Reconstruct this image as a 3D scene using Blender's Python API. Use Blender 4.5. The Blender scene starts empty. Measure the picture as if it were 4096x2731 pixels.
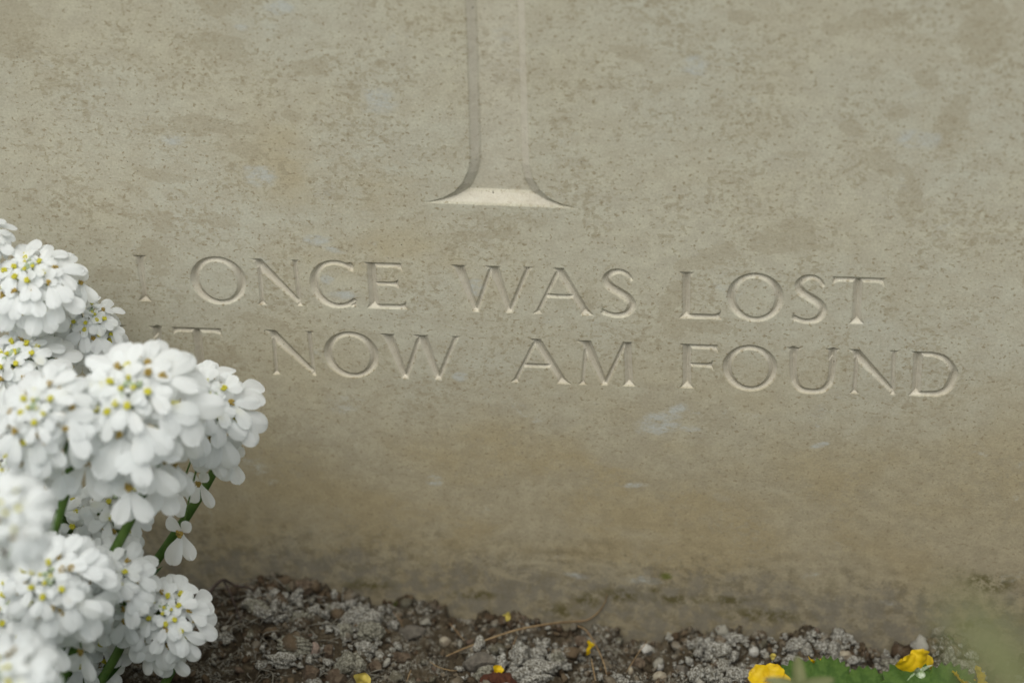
import bpy, math, random
import numpy as np
from mathutils import Vector, Matrix
R = math.radians
scene = bpy.context.scene
random.seed(7)
rng = np.random.default_rng(11)

# ------------------------------------------------------------------ camera
W0, H0, F = 4096.0, 2731.0, 9300.0          # photograph size and focal length in its pixels
CX, CY = W0 / 2, H0 / 2
down = np.array([672.0, -15135.0, -F]); down /= np.linalg.norm(down)     # world down seen by the camera
right = np.array([73860.0, -2437.0, F]); right -= down * right.dot(down); right /= np.linalg.norm(right)
upc = -down
fwd = np.cross(upc, right)                   # world +Y (into the stone)
M = np.array([right, fwd, upc])              # rows: world axes in camera coords -> camera-to-world rotation
def ray(px, py):
    v = np.array([(px - CX) / F, -(py - CY) / F, -1.0])
    return M @ v
D0 = 0.837
Z_TEXT = 0.1205                              # height of the lettering above the soil
CAM = np.array([0, 0, Z_TEXT]) - ray(2010, 1250) * D0
cam_d = bpy.data.cameras.new('camera'); cam = bpy.data.objects.new('camera', cam_d)
scene.collection.objects.link(cam)
mw = Matrix.Identity(4)
for i in range(3):
    for j in range(3):
        mw[i][j] = M[i][j]
    mw[i][3] = CAM[i]
cam.matrix_world = mw
cam_d.sensor_width = 36; cam_d.lens = F / W0 * 36
cam_d.clip_start = 0.02; cam_d.clip_end = 500
cam_d.dof.use_dof = True; cam_d.dof.focus_distance = 0.833; cam_d.dof.aperture_fstop = 6.3
scene.camera = cam

# ------------------------------------------------------------------ light
world = bpy.data.worlds.new('World'); scene.world = world; world.use_nodes = True
wn = world.node_tree.nodes; wl = world.node_tree.links
bg = wn['Background']
sky = wn.new('ShaderNodeTexSky'); sky.sky_type = 'NISHITA'; sky.sun_disc = False
sky.sun_elevation = R(62); sky.sun_rotation = R(200); sky.air_density = 1.0; sky.dust_density = 3.0; sky.ozone_density = 1.0
hs = wn.new('ShaderNodeHueSaturation'); hs.inputs['Saturation'].default_value = 0.22
mx = wn.new('ShaderNodeMixRGB'); mx.blend_type = 'MULTIPLY'; mx.inputs[0].default_value = 1; mx.inputs[2].default_value = (0.992, 1.0, 0.960, 1)
wl.new(sky.outputs[0], hs.inputs['Color']); wl.new(hs.outputs[0], mx.inputs[1]); wl.new(mx.outputs[0], bg.inputs['Color'])
bg.inputs['Strength'].default_value = 0.13
sun_d = bpy.data.lights.new('sun', 'SUN'); sun_d.energy = 1.5; sun_d.angle = R(60); sun_d.color = (1, 0.985, 0.94)
sun = bpy.data.objects.new('sun', sun_d); scene.collection.objects.link(sun)
sun.rotation_euler = Vector((0.02, 0.34, -0.94)).to_track_quat('-Z', 'Y').to_euler()
scene.view_settings.view_transform = 'Standard'; scene.view_settings.look = 'None'
scene.view_settings.exposure = 0.33; scene.view_settings.gamma = 1
scene.cycles.use_denoising = True
scene.cycles.max_bounces = 8

# ------------------------------------------------------------------ helpers
def on_plane(px, py, y=0.0):
    r = ray(px, py); t = (y - CAM[1]) / r[1]
    return CAM + r * t
def to_px(x, y, z):
    q = np.stack([x - CAM[0], y - CAM[1], z - CAM[2]], -1) @ M     # world -> camera
    return CX + F * q[..., 0] / -q[..., 2], CY - F * q[..., 1] / -q[..., 2]
col = scene.collection
def link_mesh(name, verts, faces, mat, parent=None, smooth=True):
    me = bpy.data.meshes.new(name); me.from_pydata([tuple(v) for v in verts], [], [tuple(f) for f in faces]); me.update()
    if smooth: me.shade_smooth()
    o = bpy.data.objects.new(name, me); col.objects.link(o)
    if mat: me.materials.append(mat)
    if parent: o.parent = parent
    return o
def np_mesh(name, V, Q, mat, smooth=True):
    """fast mesh: V (n,3), Q (m,4) quads"""
    me = bpy.data.meshes.new(name)
    me.vertices.add(len(V)); me.vertices.foreach_set('co', np.asarray(V, dtype=np.float32).ravel())
    k = Q.shape[1]
    me.loops.add(len(Q) * k); me.loops.foreach_set('vertex_index', np.asarray(Q, dtype=np.int32).ravel())
    me.polygons.add(len(Q)); me.polygons.foreach_set('loop_start', np.arange(0, len(Q) * k, k, dtype=np.int32))
    me.polygons.foreach_set('loop_total', np.full(len(Q), k, dtype=np.int32))
    me.update(calc_edges=True); me.validate()
    if smooth: me.shade_smooth()
    me.materials.append(mat)
    o = bpy.data.objects.new(name, me); col.objects.link(o)
    return o
def tag(o, label=None, cat=None, group=None, kind=None):
    if label: o['label'] = label
    if cat: o['category'] = cat
    if group: o['group'] = group
    if kind: o['kind'] = kind
    return o
def empty(name, loc):
    e = bpy.data.objects.new(name, None); col.objects.link(e); e.location = tuple(loc); e.empty_display_size = 0.01
    return e
def sstep(a, b, x):
    t = np.clip((x - a) / (b - a), 0, 1); return t * t * (3 - 2 * t)
_lat = np.random.default_rng(5).random((256, 256))
def vnoise(x, y):
    xi = np.floor(x).astype(int); yi = np.floor(y).astype(int); fx = x - xi; fy = y - yi
    fx = fx * fx * (3 - 2 * fx); fy = fy * fy * (3 - 2 * fy)
    g = lambda a, b: _lat[a & 255, b & 255]
    return (g(xi, yi) * (1 - fx) + g(xi + 1, yi) * fx) * (1 - fy) + (g(xi, yi + 1) * (1 - fx) + g(xi + 1, yi + 1) * fx) * fy
def fbm(x, y, s, o=4):
    t = 0; a = 0.5; x = x / s; y = y / s
    for k in range(o):
        t = t + a * (vnoise(x + 17.3 * k, y + 9.1 * k) - 0.5); a *= 0.5; x = x * 2.03; y = y * 2.03
    return t

# ------------------------------------------------------------------ node materials
def new_mat(name):
    m = bpy.data.materials.new(name); m.use_nodes = True
    nt = m.node_tree; b = nt.nodes['Principled BSDF']
    return m, nt, b
class NB:
    def __init__(s, nt): s.nt = nt; s.n = nt.nodes; s.l = nt.links
    def link(s, a, b): s.l.new(a, b)
    def math(s, op, a, b=None, clamp=False):
        n = s.n.new('ShaderNodeMath'); n.operation = op; n.use_clamp = clamp
        for i, v in enumerate((a, b)):
            if v is None: continue
            if isinstance(v, (int, float)): n.inputs[i].default_value = v
            else: s.link(v, n.inputs[i])
        return n.outputs[0]
    def coords(s):
        return s.n.new('ShaderNodeTexCoord').outputs['Object']
    def mapping(s, vec, loc=(0, 0, 0), rot=(0, 0, 0), sc=(1, 1, 1), typ='POINT'):
        n = s.n.new('ShaderNodeMapping'); n.vector_type = typ
        n.inputs['Location'].default_value = loc; n.inputs['Rotation'].default_value = rot; n.inputs['Scale'].default_value = sc
        s.link(vec, n.inputs['Vector']); return n.outputs[0]
    def noise(s, vec, scale, detail=4, rough=0.55, dist=0.0, out=0):
        n = s.n.new('ShaderNodeTexNoise'); n.inputs['Scale'].default_value = scale; n.inputs['Detail'].default_value = detail
        n.inputs['Roughness'].default_value = rough; n.inputs['Distortion'].default_value = dist
        s.link(vec, n.inputs['Vector']); return n.outputs[out]
    def voro(s, vec, scale, feature='F1', out='Distance'):
        n = s.n.new('ShaderNodeTexVoronoi'); n.feature = feature; n.inputs['Scale'].default_value = scale
        s.link(vec, n.inputs['Vector']); return n.outputs[out]
    def ramp(s, fac, a, b, lo=0.0, hi=1.0, smooth=True):
        n = s.n.new('ShaderNodeMapRange'); n.interpolation_type = 'SMOOTHSTEP' if smooth else 'LINEAR'
        n.inputs[1].default_value = a; n.inputs[2].default_value = b; n.inputs[3].default_value = lo; n.inputs[4].default_value = hi
        s.link(fac, n.inputs[0]); return n.outputs[0]
    def mix(s, fac, a, b, mode='MIX'):
        n = s.n.new('ShaderNodeMixRGB'); n.blend_type = mode
        for i, v in enumerate((fac, a, b)):
            if isinstance(v, (int, float)): n.inputs[i].default_value = v
            elif isinstance(v, tuple): n.inputs[i].default_value = (*v, 1)
            else: s.link(v, n.inputs[i])
        return n.outputs[0]
    def sep(s, vec):
        n = s.n.new('ShaderNodeSeparateXYZ'); s.link(vec, n.inputs[0]); return n.outputs
    def bump(s, h, strength, dist):
        n = s.n.new('ShaderNodeBump'); n.inputs['Strength'].default_value = strength; n.inputs['Distance'].default_value = dist
        s.link(h, n.inputs['Height']); return n.outputs[0]

def stone_material():
    m, nt, b = new_mat('limestone'); q = NB(nt)
    co = q.coords()
    st = q.mapping(co, rot=(0, R(-4), 0), sc=(0.86, 1, 1.12))       # bedding runs a little down to the right
    light = (0.495, 0.480, 0.392); light2 = (0.515, 0.485, 0.375); ochre = (0.420, 0.340, 0.195); tan = (0.345, 0.300, 0.205); brown = (0.270, 0.220, 0.135)
    big = q.noise(q.mapping(co, sc=(0.7, 1, 1)), 16, 3, 0.5)
    base = q.mix(q.ramp(big, 0.35, 0.65), light, light2)
    mott = q.noise(st, 150, 6, 0.65)
    base = q.mix(q.ramp(mott, 0.36, 0.62, 0.0, 0.75), base, (0.435, 0.400, 0.312))
    # ochre staining, strongest low on the stone and in a cloud left of the cross foot
    oc = q.noise(q.mapping(co, loc=(3.1, 0, 1.7), sc=(0.8, 1, 1.4)), 22, 5, 0.6)
    zz = q.sep(co)
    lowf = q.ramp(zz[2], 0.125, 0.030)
    def attr(nm):
        n = q.n.new('ShaderNodeAttribute'); n.attribute_name = nm; return n.outputs['Fac']
    edge = q.math('SUBTRACT', q.noise(q.mapping(co, sc=(0.75, 1, 1.15)), 130, 6, 0.66), 0.5)
    fine = q.math('SUBTRACT', q.noise(st, 420, 4, 0.65), 0.5)
    cloud = q.ramp(attr('ochre_field'), 1.25, 0.15)
    ocf = q.math('MULTIPLY', q.ramp(oc, 0.38, 0.66), q.math('ADD', q.math('MULTIPLY', cloud, 0.75), q.math('ADD', q.math('MULTIPLY', lowf, 0.75), 0.20)), clamp=True)
    base = q.mix(q.math('MULTIPLY', ocf, 0.72), base, ochre)
    base = q.mix(q.math('MULTIPLY', lowf, 0.66), base, q.mix(q.ramp(mott, 0.38, 0.62), (0.350, 0.285, 0.165), (0.290, 0.235, 0.135)))  # soil-splash tan low down, darkened further to paint in the shade there
    # small elongated flecks (ooid clusters), two sizes
    f1 = q.noise(st, 470, 3, 0.55, 0.2)
    dens = q.noise(st, 45, 3, 0.5)
    thr = q.math('ADD', f1, q.ramp(dens, 0.35, 0.65, -0.075, 0.055))
    base = q.mix(q.math('MULTIPLY', q.ramp(thr, 0.560, 0.620), 0.56), base, tan)
    f2 = q.noise(q.mapping(st, loc=(5, 2, 1)), 250, 4, 0.6, 0.3)
    thr2 = q.math('ADD', f2, q.ramp(dens, 0.35, 0.65, -0.06, 0.045))
    base = q.mix(q.math('MULTIPLY', q.ramp(thr2, 0.595, 0.64), 0.50), base, (0.335, 0.290, 0.200))
    f3 = q.noise(q.mapping(st, loc=(9, 4, 3)), 620, 2, 0.5)
    base = q.mix(q.math('MULTIPLY', q.ramp(f3, 0.62, 0.66), 0.7), base, brown)
    # irregular big flakes
    f4 = q.noise(q.mapping(st, loc=(1, 7, 2), sc=(0.7, 1, 1)), 62, 6, 0.68, 0.8)
    base = q.mix(q.math('MULTIPLY', q.ramp(f4, 0.60, 0.65), 0.28), base, tan)
    # the patches one can point at
    pm = q.ramp(q.math('ADD', attr('patch_field'), q.math('ADD', q.math('MULTIPLY', edge, 3.2), q.math('MULTIPLY', fine, 0.9))), 1.0, 0.86)
    base = q.mix(q.math('MULTIPLY', pm, q.ramp(q.noise(co, 260, 3, 0.6), 0.30, 0.45, 0.22, 0.50)), base, (0.370, 0.325, 0.232))
    # chalky bluish smears
    wm = q.ramp(q.math('ADD', attr('chalk_field'), q.math('MULTIPLY', edge, 1.4)), 1.15, 0.5)
    ws = q.noise(q.mapping(co, rot=(0, R(-20), 0), sc=(0.5, 1, 1)), 380, 5, 0.75)
    base = q.mix(q.math('MULTIPLY', wm, q.ramp(ws, 0.36, 0.60, 0.0, 0.82)), base, (0.475, 0.485, 0.45))
    rndw = q.math('MULTIPLY', q.ramp(q.noise(q.mapping(co, loc=(2, 2, 9)), 55, 4, 0.6), 0.60, 0.70), q.ramp(ws, 0.45, 0.65, 0, 0.5))
    base = q.mix(rndw, base, (0.49, 0.50, 0.46))
    # tiny dark pits
    vd = q.voro(co, 330); pit = q.math('MULTIPLY', q.ramp(vd, 0.10, 0.045), q.ramp(q.noise(co, 70, 2), 0.56, 0.62))
    base = q.mix(q.math('MULTIPLY', pit, 0.8), base, (0.07, 0.06, 0.045))
    # splash-up dirt and algae near the soil
    zj = q.math('ADD', zz[2], q.math('MULTIPLY', q.math('SUBTRACT', q.noise(co, 75, 6, 0.72), 0.5), 0.055))
    zj = q.math('ADD', zj, q.math('MULTIPLY', zz[0], 0.035))
    blot = q.noise(q.mapping(co, sc=(0.9, 1, 1.1)), 170, 6, 0.72)
    dirt = q.math('MULTIPLY', q.ramp(zj, 0.030, 0.000), q.ramp(blot, 0.44, 0.60, 0.12, 1.0))
    base = q.mix(q.math('MULTIPLY', dirt, 0.62), base, (0.125, 0.100, 0.052))
    gry = q.math('MULTIPLY', q.ramp(zj, 0.014, -0.002), q.ramp(q.noise(co, 120, 5, 0.7), 0.42, 0.58, 0.2, 0.8))
    base = q.mix(gry, base, (0.200, 0.180, 0.140))
    mm = q.ramp(q.math('ADD', attr('moss_field'), q.math('MULTIPLY', edge, 1.2)), 1.25, 0.3)
    base = q.mix(q.math('MULTIPLY', mm, q.ramp(q.noise(co, 200, 6, 0.75), 0.42, 0.56, 0, 0.92)), base, (0.110, 0.092, 0.034))
    gg = q.ramp(q.math('ADD', attr('green_field'), q.math('MULTIPLY', edge, 1.2)), 1.2, 0.3)
    base = q.mix(q.math('MULTIPLY', gg, 0.7), base, (0.13, 0.15, 0.03))
    grain = q.noise(co, 1100, 4, 0.7)
    base = q.mix(1.0, base, q.mix(q.ramp(grain, 0.30, 0.70, smooth=False), (0.86, 0.855, 0.84), (1.12, 1.12, 1.12)), 'MULTIPLY')
    # the cuts are dressed stone, its colour lightened to imitate light on the facets, with grime in the deepest corners
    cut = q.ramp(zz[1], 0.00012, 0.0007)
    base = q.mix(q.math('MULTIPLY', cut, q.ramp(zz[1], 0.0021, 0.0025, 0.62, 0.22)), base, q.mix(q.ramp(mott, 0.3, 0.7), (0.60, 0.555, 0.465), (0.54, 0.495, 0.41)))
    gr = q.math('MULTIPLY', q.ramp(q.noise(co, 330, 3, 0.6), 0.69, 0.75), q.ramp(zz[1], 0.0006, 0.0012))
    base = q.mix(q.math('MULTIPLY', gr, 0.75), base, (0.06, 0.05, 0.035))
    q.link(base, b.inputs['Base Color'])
    b.inputs['Roughness'].default_value = 0.86; b.inputs['Specular IOR Level'].default_value = 0.25
    h = q.math('ADD', q.noise(co, 1500, 3, 0.6), q.math('MULTIPLY', q.noise(co, 350, 4, 0.6), 1.2))
    h = q.math('SUBTRACT', h, q.math('MULTIPLY', pit, 1.0))
    q.link(q.bump(h, 0.30, 0.00035), b.inputs['Normal'])
    return m

def soil_material(name='soil', crumbs=False):
    m, nt, b = new_mat(name); q = NB(nt); co = q.coords()
    n1 = q.noise(co, 110, 5, 0.65); n2 = q.noise(q.mapping(co, loc=(4, 1, 2)), 320, 5, 0.7)
    c = q.mix(q.ramp(n1, 0.35, 0.65), (0.032, 0.024, 0.015), (0.070, 0.055, 0.035))
    c = q.mix(q.ramp(n2, 0.5, 0.68, 0, 0.8), c, (0.11, 0.09, 0.06))
    if crumbs:
        g = q.n.new('ShaderNodeNewGeometry'); rnd = g.outputs['Random Per Island']
        cr = q.n.new('ShaderNodeValToRGB'); q.link(rnd, cr.inputs[0]); e = cr.color_ramp; e.interpolation = 'CONSTANT'
        cols = [(0, (0.072, 0.053, 0.034)), (0.16, (0.125, 0.092, 0.058)), (0.32, (0.075, 0.050, 0.030)), (0.46, (0.150, 0.122, 0.085)), (0.60, (0.112, 0.080, 0.048)),
                (0.72, (0.19, 0.165, 0.125)), (0.83, (0.11, 0.10, 0.070)), (0.90, (0.29, 0.275, 0.225)), (0.955, (0.13, 0.092, 0.066)), (0.98, (0.36, 0.345, 0.295))]
        e.elements[0].position = 0; e.elements[0].color = (*cols[0][1], 1); e.elements[1].position = cols[1][0]; e.elements[1].color = (*cols[1][1], 1)
        for p_, k in cols[2:]:
            el = e.elements.new(p_); el.color = (*k, 1)
        c = q.mix(0.82, c, cr.outputs[0])
    # pale lime dust
    ex = q.noise(q.mapping(co, loc=(7, 3, 1)), 70, 4, 0.6); ex2 = q.noise(co, 700, 4, 0.8)
    c = q.mix(q.math('MULTIPLY', q.ramp(ex, 0.47, 0.60), q.ramp(ex2, 0.46, 0.62, 0, 0.9)), c, (0.30, 0.29, 0.245))
    q.link(c, b.inputs['Base Color']); b.inputs['Roughness'].default_value = 0.95; b.inputs['Specular IOR Level'].default_value = 0.12
    q.link(q.bump(q.noise(co, 900, 5, 0.7), 0.8, 0.0012), b.inputs['Normal'])
    return m
def simple_mat(name, c1, c2, scale=300, rough=0.7, transl=0.0, bump=0.0, spec=0.3, detail=4, thr=(0.35, 0.65), stretch=(1, 1, 1)):
    m, nt, b = new_mat(name); q = NB(nt); co = q.mapping(q.coords(), sc=stretch)
    c = q.mix(q.ramp(q.noise(co, scale, detail, 0.6), *thr), c1, c2)
    q.link(c, b.inputs['Base Color']); b.inputs['Roughness'].default_value = rough; b.inputs['Specular IOR Level'].default_value = spec
    if bump: q.link(q.bump(q.noise(co, scale * 1.5, 5, 0.7), 0.8, bump), b.inputs['Normal'])
    if transl:
        t = nt.nodes.new('ShaderNodeBsdfTranslucent'); q.link(c, t.inputs['Color'])
        ms = nt.nodes.new('ShaderNodeMixShader'); ms.inputs[0].default_value = transl
        q.link(b.outputs[0], ms.inputs[1]); q.link(t.outputs[0], ms.inputs[2]); q.link(ms.outputs[0], nt.nodes['Material Output'].inputs[0])
    return m
MAT = dict(
    stone=stone_material(), soil=soil_material(), crumb=soil_material('soil_crumb', True),
    petal=simple_mat('white_petal', (0.86, 0.885, 0.88), (0.905, 0.92, 0.915), 250, 0.6, 0.50, spec=0.2),
    anther=simple_mat('yellow_anther', (0.55, 0.48, 0.04), (0.42, 0.42, 0.05), 900, 0.8),
    anther_old=simple_mat('brown_anther', (0.28, 0.15, 0.04), (0.36, 0.31, 0.07), 900, 0.8),
    bud=simple_mat('green_bud', (0.20, 0.28, 0.12), (0.50, 0.56, 0.42), 700, 0.6, 0.15),
    stem=simple_mat('green_stem', (0.060, 0.125, 0.020), (0.10, 0.17, 0.035), 200, 0.55, 0.1),
    leaf=simple_mat('dark_leaf', (0.022, 0.065, 0.012), (0.05, 0.12, 0.02), 160, 0.5, 0.2),
    wleaf=simple_mat('toothed_leaf', (0.036, 0.080, 0.010), (0.066, 0.122, 0.020), 420, 0.6, 0.15, 0.0006),
    yellow=simple_mat('yellow_petal', (0.62, 0.40, 0.006), (0.70, 0.48, 0.01), 200, 0.5, 0.25),
    yellow_pale=simple_mat('pale_petal', (0.50, 0.42, 0.12), (0.42, 0.33, 0.06), 300, 0.7, 0.1),
    orange=simple_mat('orange_stamen', (0.60, 0.27, 0.01), (0.65, 0.40, 0.02), 900, 0.7),
    straw=simple_mat('dry_straw', (0.25, 0.175, 0.09), (0.17, 0.11, 0.055), 260, 0.7, 0.0, stretch=(1, 1, 1)),
    twig=simple_mat('dark_twig', (0.030, 0.022, 0.018), (0.07, 0.05, 0.04), 300, 0.9, bump=0.0006),
    white=simple_mat('white_pebble', (0.38, 0.37, 0.335), (0.27, 0.255, 0.22), 500, 0.85, bump=0.0004),
    cream=simple_mat('cream_pebble', (0.28, 0.25, 0.185), (0.19, 0.155, 0.11), 400, 0.85, bump=0.0004),
    pink=simple_mat('pink_pebble', (0.27, 0.20, 0.165), (0.20, 0.155, 0.12), 400, 0.85, bump=0.0003),
    rust=simple_mat('rust_clod', (0.070, 0.048, 0.031), (0.125, 0.095, 0.064), 400, 0.95, bump=0.0008),
    grey=simple_mat('grey_clod', (0.085, 0.075, 0.060), (0.13, 0.115, 0.092), 400, 0.95, bump=0.0008),
    crust=simple_mat('lime_crust', (0.085, 0.075, 0.052), (0.37, 0.36, 0.32), 1300, 0.95, bump=0.0007, detail=6, thr=(0.36, 0.66)),
    clod=simple_mat('pale_clod', (0.080, 0.072, 0.050), (0.28, 0.27, 0.215), 1100, 0.95, bump=0.0007, detail=6, thr=(0.36, 0.66)),
    maroon=simple_mat('maroon_scale', (0.05, 0.016, 0.008), (0.085, 0.03, 0.014), 900, 0.9, bump=0.001),
    fibre=simple_mat('dry_fibre', (0.07, 0.058, 0.040), (0.17, 0.16, 0.13), 500, 0.9),
    moss=simple_mat('moss', (0.07, 0.10, 0.015), (0.12, 0.13, 0.03), 900, 0.9),
    palegreen=simple_mat('pale_leaf', (0.16, 0.175, 0.075), (0.20, 0.205, 0.095), 120, 0.6, 0.3),
)

# ------------------------------------------------------------------ carving: depth of the cut (in photo pixels, 1 px = 0.09 mm)
def seg_d(P, a, b):
    ab = b - a; t = np.clip(((P - a) @ ab) / max(ab @ ab, 1e-9), 0, 1)
    return np.hypot(*(P - a - t[:, None] * ab).T)
def inside(P, poly):
    x, y = P.T; c = np.zeros(len(P), bool); n = len(poly)
    for i in range(n):
        x1, y1 = poly[i]; x2, y2 = poly[(i + 1) % n]
        if y1 == y2: continue
        c ^= ((y1 > y) != (y2 > y)) & (x < (x2 - x1) * (y - y1) / (y2 - y1) + x1)
    return c
def poly_cut(P, poly, slopes=None):
    poly = np.array(poly, float); d = np.full(len(P), 1e9); n = len(poly)
    for i in range(n):
        k = 1.0 if slopes is None else slopes[i]
        d = np.minimum(d, k * seg_d(P, poly[i], poly[(i + 1) % n]))
    return np.where(inside(P, poly), d, 0)
def stroke_cut(P, pts, hw):
    """V cut along a centre line with varying half width"""
    pts = np.array(pts, float); hw = np.array(hw, float); d = np.zeros(len(P))
    for i in range(len(pts) - 1):
        a, b = pts[i], pts[i + 1]; ab = b - a
        t = np.clip(((P - a) @ ab) / max(ab @ ab, 1e-9), 0, 1)
        r = np.hypot(*(P - a - t[:, None] * ab).T)
        d = np.maximum(d, hw[i] * (1 - t) + hw[i + 1] * t - r)
    return d
def smooth_path(pts, n=10):
    P = [pts[0]] + list(pts) + [pts[-1]]; P = [np.array(p, float) for p in P]; out = []
    for i in range(1, len(P) - 2):
        for k in range(n):
            t = k / n; a, b, c, d = P[i - 1:i + 3]
            out.append(0.5 * (2 * b + (c - a) * t + (2 * a - 5 * b + 4 * c - d) * t * t + (3 * b - a - 3 * c + d) * t ** 3))
    out.append(P[-2]); return np.array(out)
def stem(xb, xt, y0, y1, w, sb=0, st=0, fl=26, wb=None, sbr=None, str_=None, stl=None):
    """straight stroke from (xb,y0) to (xt,y1); sb/st: half widths of the serifs (0: none)"""
    w = w * 1.13; wb = wb and wb * 2.0
    h = y1 - y0; cx = lambda y: xb + (xt - xb) * (y - y0) / h
    hb = (wb if wb is not None else w) / 2; hh = w / 2
    L, Rr = [], []
    if sb:
        for k in range(7):
            t = k / 6; e = (1 - t) ** 2.2
            L.append((cx(y0 + fl * t) - hb - (sb - hb) * e, y0 + fl * t)); Rr.append((cx(y0 + fl * t) + hb + ((sbr or sb) - hb) * e, y0 + fl * t))
    else:
        L.append((xb - hb, y0)); Rr.append((xb + hb, y0))
    if st:
        for k in range(7):
            t = 1 - k / 6; e = (1 - t) ** 2.2; y = y1 - fl * t * 0.9
            L.append((cx(y) - hh - ((stl or st) - hh) * e, y)); Rr.append((cx(y) + hh + ((str_ or st) - hh) * e, y))
    else:
        L.append((xt - hh, y1)); Rr.append((xt + hh, y1))
    return L + Rr[::-1]
H = 214.0
def ring(P, cx, cy, rx, ry, thick, thin, n=64, tilt=0.0):
    a = np.linspace(0, 2 * np.pi, n + 1); hw = (thin + (thick - thin) * np.cos(a - tilt) ** 2) / 2
    return stroke_cut(P, np.stack([cx + (rx - hw) * np.cos(a), cy + (ry - hw) * np.sin(a)], -1), hw)
def g_I(P, w): return poly_cut(P, stem(w / 2, w / 2, 0, H, 30, w / 2, w / 2, 30, 14))
def g_O(P, w): return ring(P, w / 2, H / 2, w / 2, H / 2 + 5, 39, 23, tilt=R(6))
def g_N(P, w):
    d = poly_cut(P, stem(36, 40, 0, H - 22, 19, 22, 0, 22))
    d = np.maximum(d, poly_cut(P, stem(w - 18, w - 21, 0, H, 19, 0, 21, 18)))
    return np.maximum(d, poly_cut(P, [(0, H), (50, H), (w - 24, 42), (w - 8, 28), (w - 8, 4), (w - 14, 0), (w - 19, 2), (26, H - 40), (20, H - 15), (12, H - 6)]))
def g_C(P, w):
    a = np.radians(np.linspace(47, 312, 40)); hw = (22 + 17 * np.cos(a - R(8)) ** 2 * (np.cos(a) < 0)) / 2
    pts = np.stack([108 + (108 - hw) * np.cos(a), H / 2 + (H / 2 + 5 - hw) * np.sin(a)], -1)
    pts[:, 0] = np.minimum(pts[:, 0], w - 6)
    d = stroke_cut(P, pts, hw)
    d = np.maximum(d, poly_cut(P, [(w - 14, H - 3), (w - 2, H - 22), (w - 6, H - 48), (w - 14, H - 46), (w - 34, H - 22), (w - 30, H - 4)]))
    return np.maximum(d, poly_cut(P, [(w, 44), (w - 6, 10), (w - 28, -1), (w - 34, 12), (w - 10, 26)]))
def arm(x0, x1, y, th=22, up=0, dn=0):
    """horizontal arm whose free end flares up and/or down"""
    return [(x0, y - th / 2), (x1 - 26, y - th / 2), (x1 - 10, y - th / 2 - dn * 0.3), (x1 + 3, y - th / 2 - dn), (x1, y), (x1 + 1, y + th / 2 + up), (x1 - 9, y + th / 2 + up * 0.3), (x1 - 26, y + th / 2), (x0, y + th / 2)]
def g_E(P, w):
    d = poly_cut(P, stem(31, 31, 0, H, 36, 31, 31, 26, sbr=20, str_=20))
    d = np.maximum(d, poly_cut(P, arm(24, w - 8, H - 11, 21, 0, 24)))
    d = np.maximum(d, poly_cut(P, arm(24, w - 26, H * 0.545, 18, 16, 16)))
    return np.maximum(d, poly_cut(P, arm(20, w - 1, 11, 22, 20, 0)))
def g_F(P, w):
    d = poly_cut(P, stem(32, 32, 0, H, 36, 31, 31, 28, str_=20))
    d = np.maximum(d, poly_cut(P, arm(24, w - 2, H - 11, 21, 0, 24)))
    return np.maximum(d, poly_cut(P, arm(24, w - 22, H * 0.535, 18, 18, 18)))
def g_L(P, w):
    d = poly_cut(P, stem(32, 32, 0, H, 34, 32, 32, 28, sbr=20))
    return np.maximum(d, poly_cut(P, arm(20, w - 2, 12, 23, 26, 0)))
def g_T(P, w):
    d = poly_cut(P, stem(w / 2, w / 2, 0, H - 4, 36, 33, 0, 28))
    d = np.maximum(d, poly_cut(P, arm(w / 2, w - 4, H - 11, 21, 0, 26)))
    m = [(w - x, y) for x, y in arm(w / 2, w - 6, H - 11, 21, 0, 22)]
    return np.maximum(d, poly_cut(P, m[::-1]))
def g_W(P, w):
    s = w / 336
    d = poly_cut(P, stem(96 * s, 33 * s, 0, H, 41, 0, 33, 24, 14))
    d = np.maximum(d, poly_cut(P, stem(96 * s, 166 * s, 0, H - 6, 19, 0, 0, 20, 12)))
    d = np.maximum(d, poly_cut(P, stem(230 * s, 172 * s, 0, H, 41, 0, 30, 24, 14, stl=36)))
    return np.maximum(d, poly_cut(P, stem(230 * s, 314 * s, 0, H, 19, 0, 22, 18, 12)))
def g_A(P, w):
    d = poly_cut(P, stem(22, 116, 0, H - 3, 18, 22, 0, 22))
    d = np.maximum(d, poly_cut(P, stem(w - 29, 112, 0, H, 39, 30, 0, 30, 19)))
    d = np.maximum(d, poly_cut(P, [(88, H), (136, H), (130, H - 30), (112, H - 34), (104, H - 12)]))
    return np.maximum(d, poly_cut(P, [(54, H * 0.35), (w - 70, H * 0.35), (w - 75, H * 0.45), (w / 2 - 6, H * 0.435), (62, H * 0.45)]))
def g_M(P, w):
    d = poly_cut(P, stem(31, 50, 0, H - 10, 18, 21, 0, 20))
    d = np.maximum(d, poly_cut(P, stem(120, 44, 0, H, 42, 0, 24, 24, 14, stl=44)))
    d = np.maximum(d, poly_cut(P, stem(120, 205, 0, H - 2, 20, 0, 0, 20, 12)))
    return np.maximum(d, poly_cut(P, stem(217, 213, 0, H, 34, 29, 22, 26)))
def g_S(P, w):
    pts = smooth_path([(w - 20, 172), (w - 36, 195), (80, 208), (46, 200), (25, 170), (38, 138), (76, 112), (110, 86), (125, 54), (108, 18), (72, 5), (38, 8), (13, 20)], 6)
    hw = np.interp(np.linspace(0, 12, len(pts)), range(13), [8, 10, 11, 14, 17, 19, 19, 19, 18, 15, 12, 11, 10])
    d = stroke_cut(P, pts, hw)
    return np.maximum(d, poly_cut(P, [(4, 50), (1, 14), (10, 4), (34, 2), (30, 20), (12, 32)]))
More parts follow.
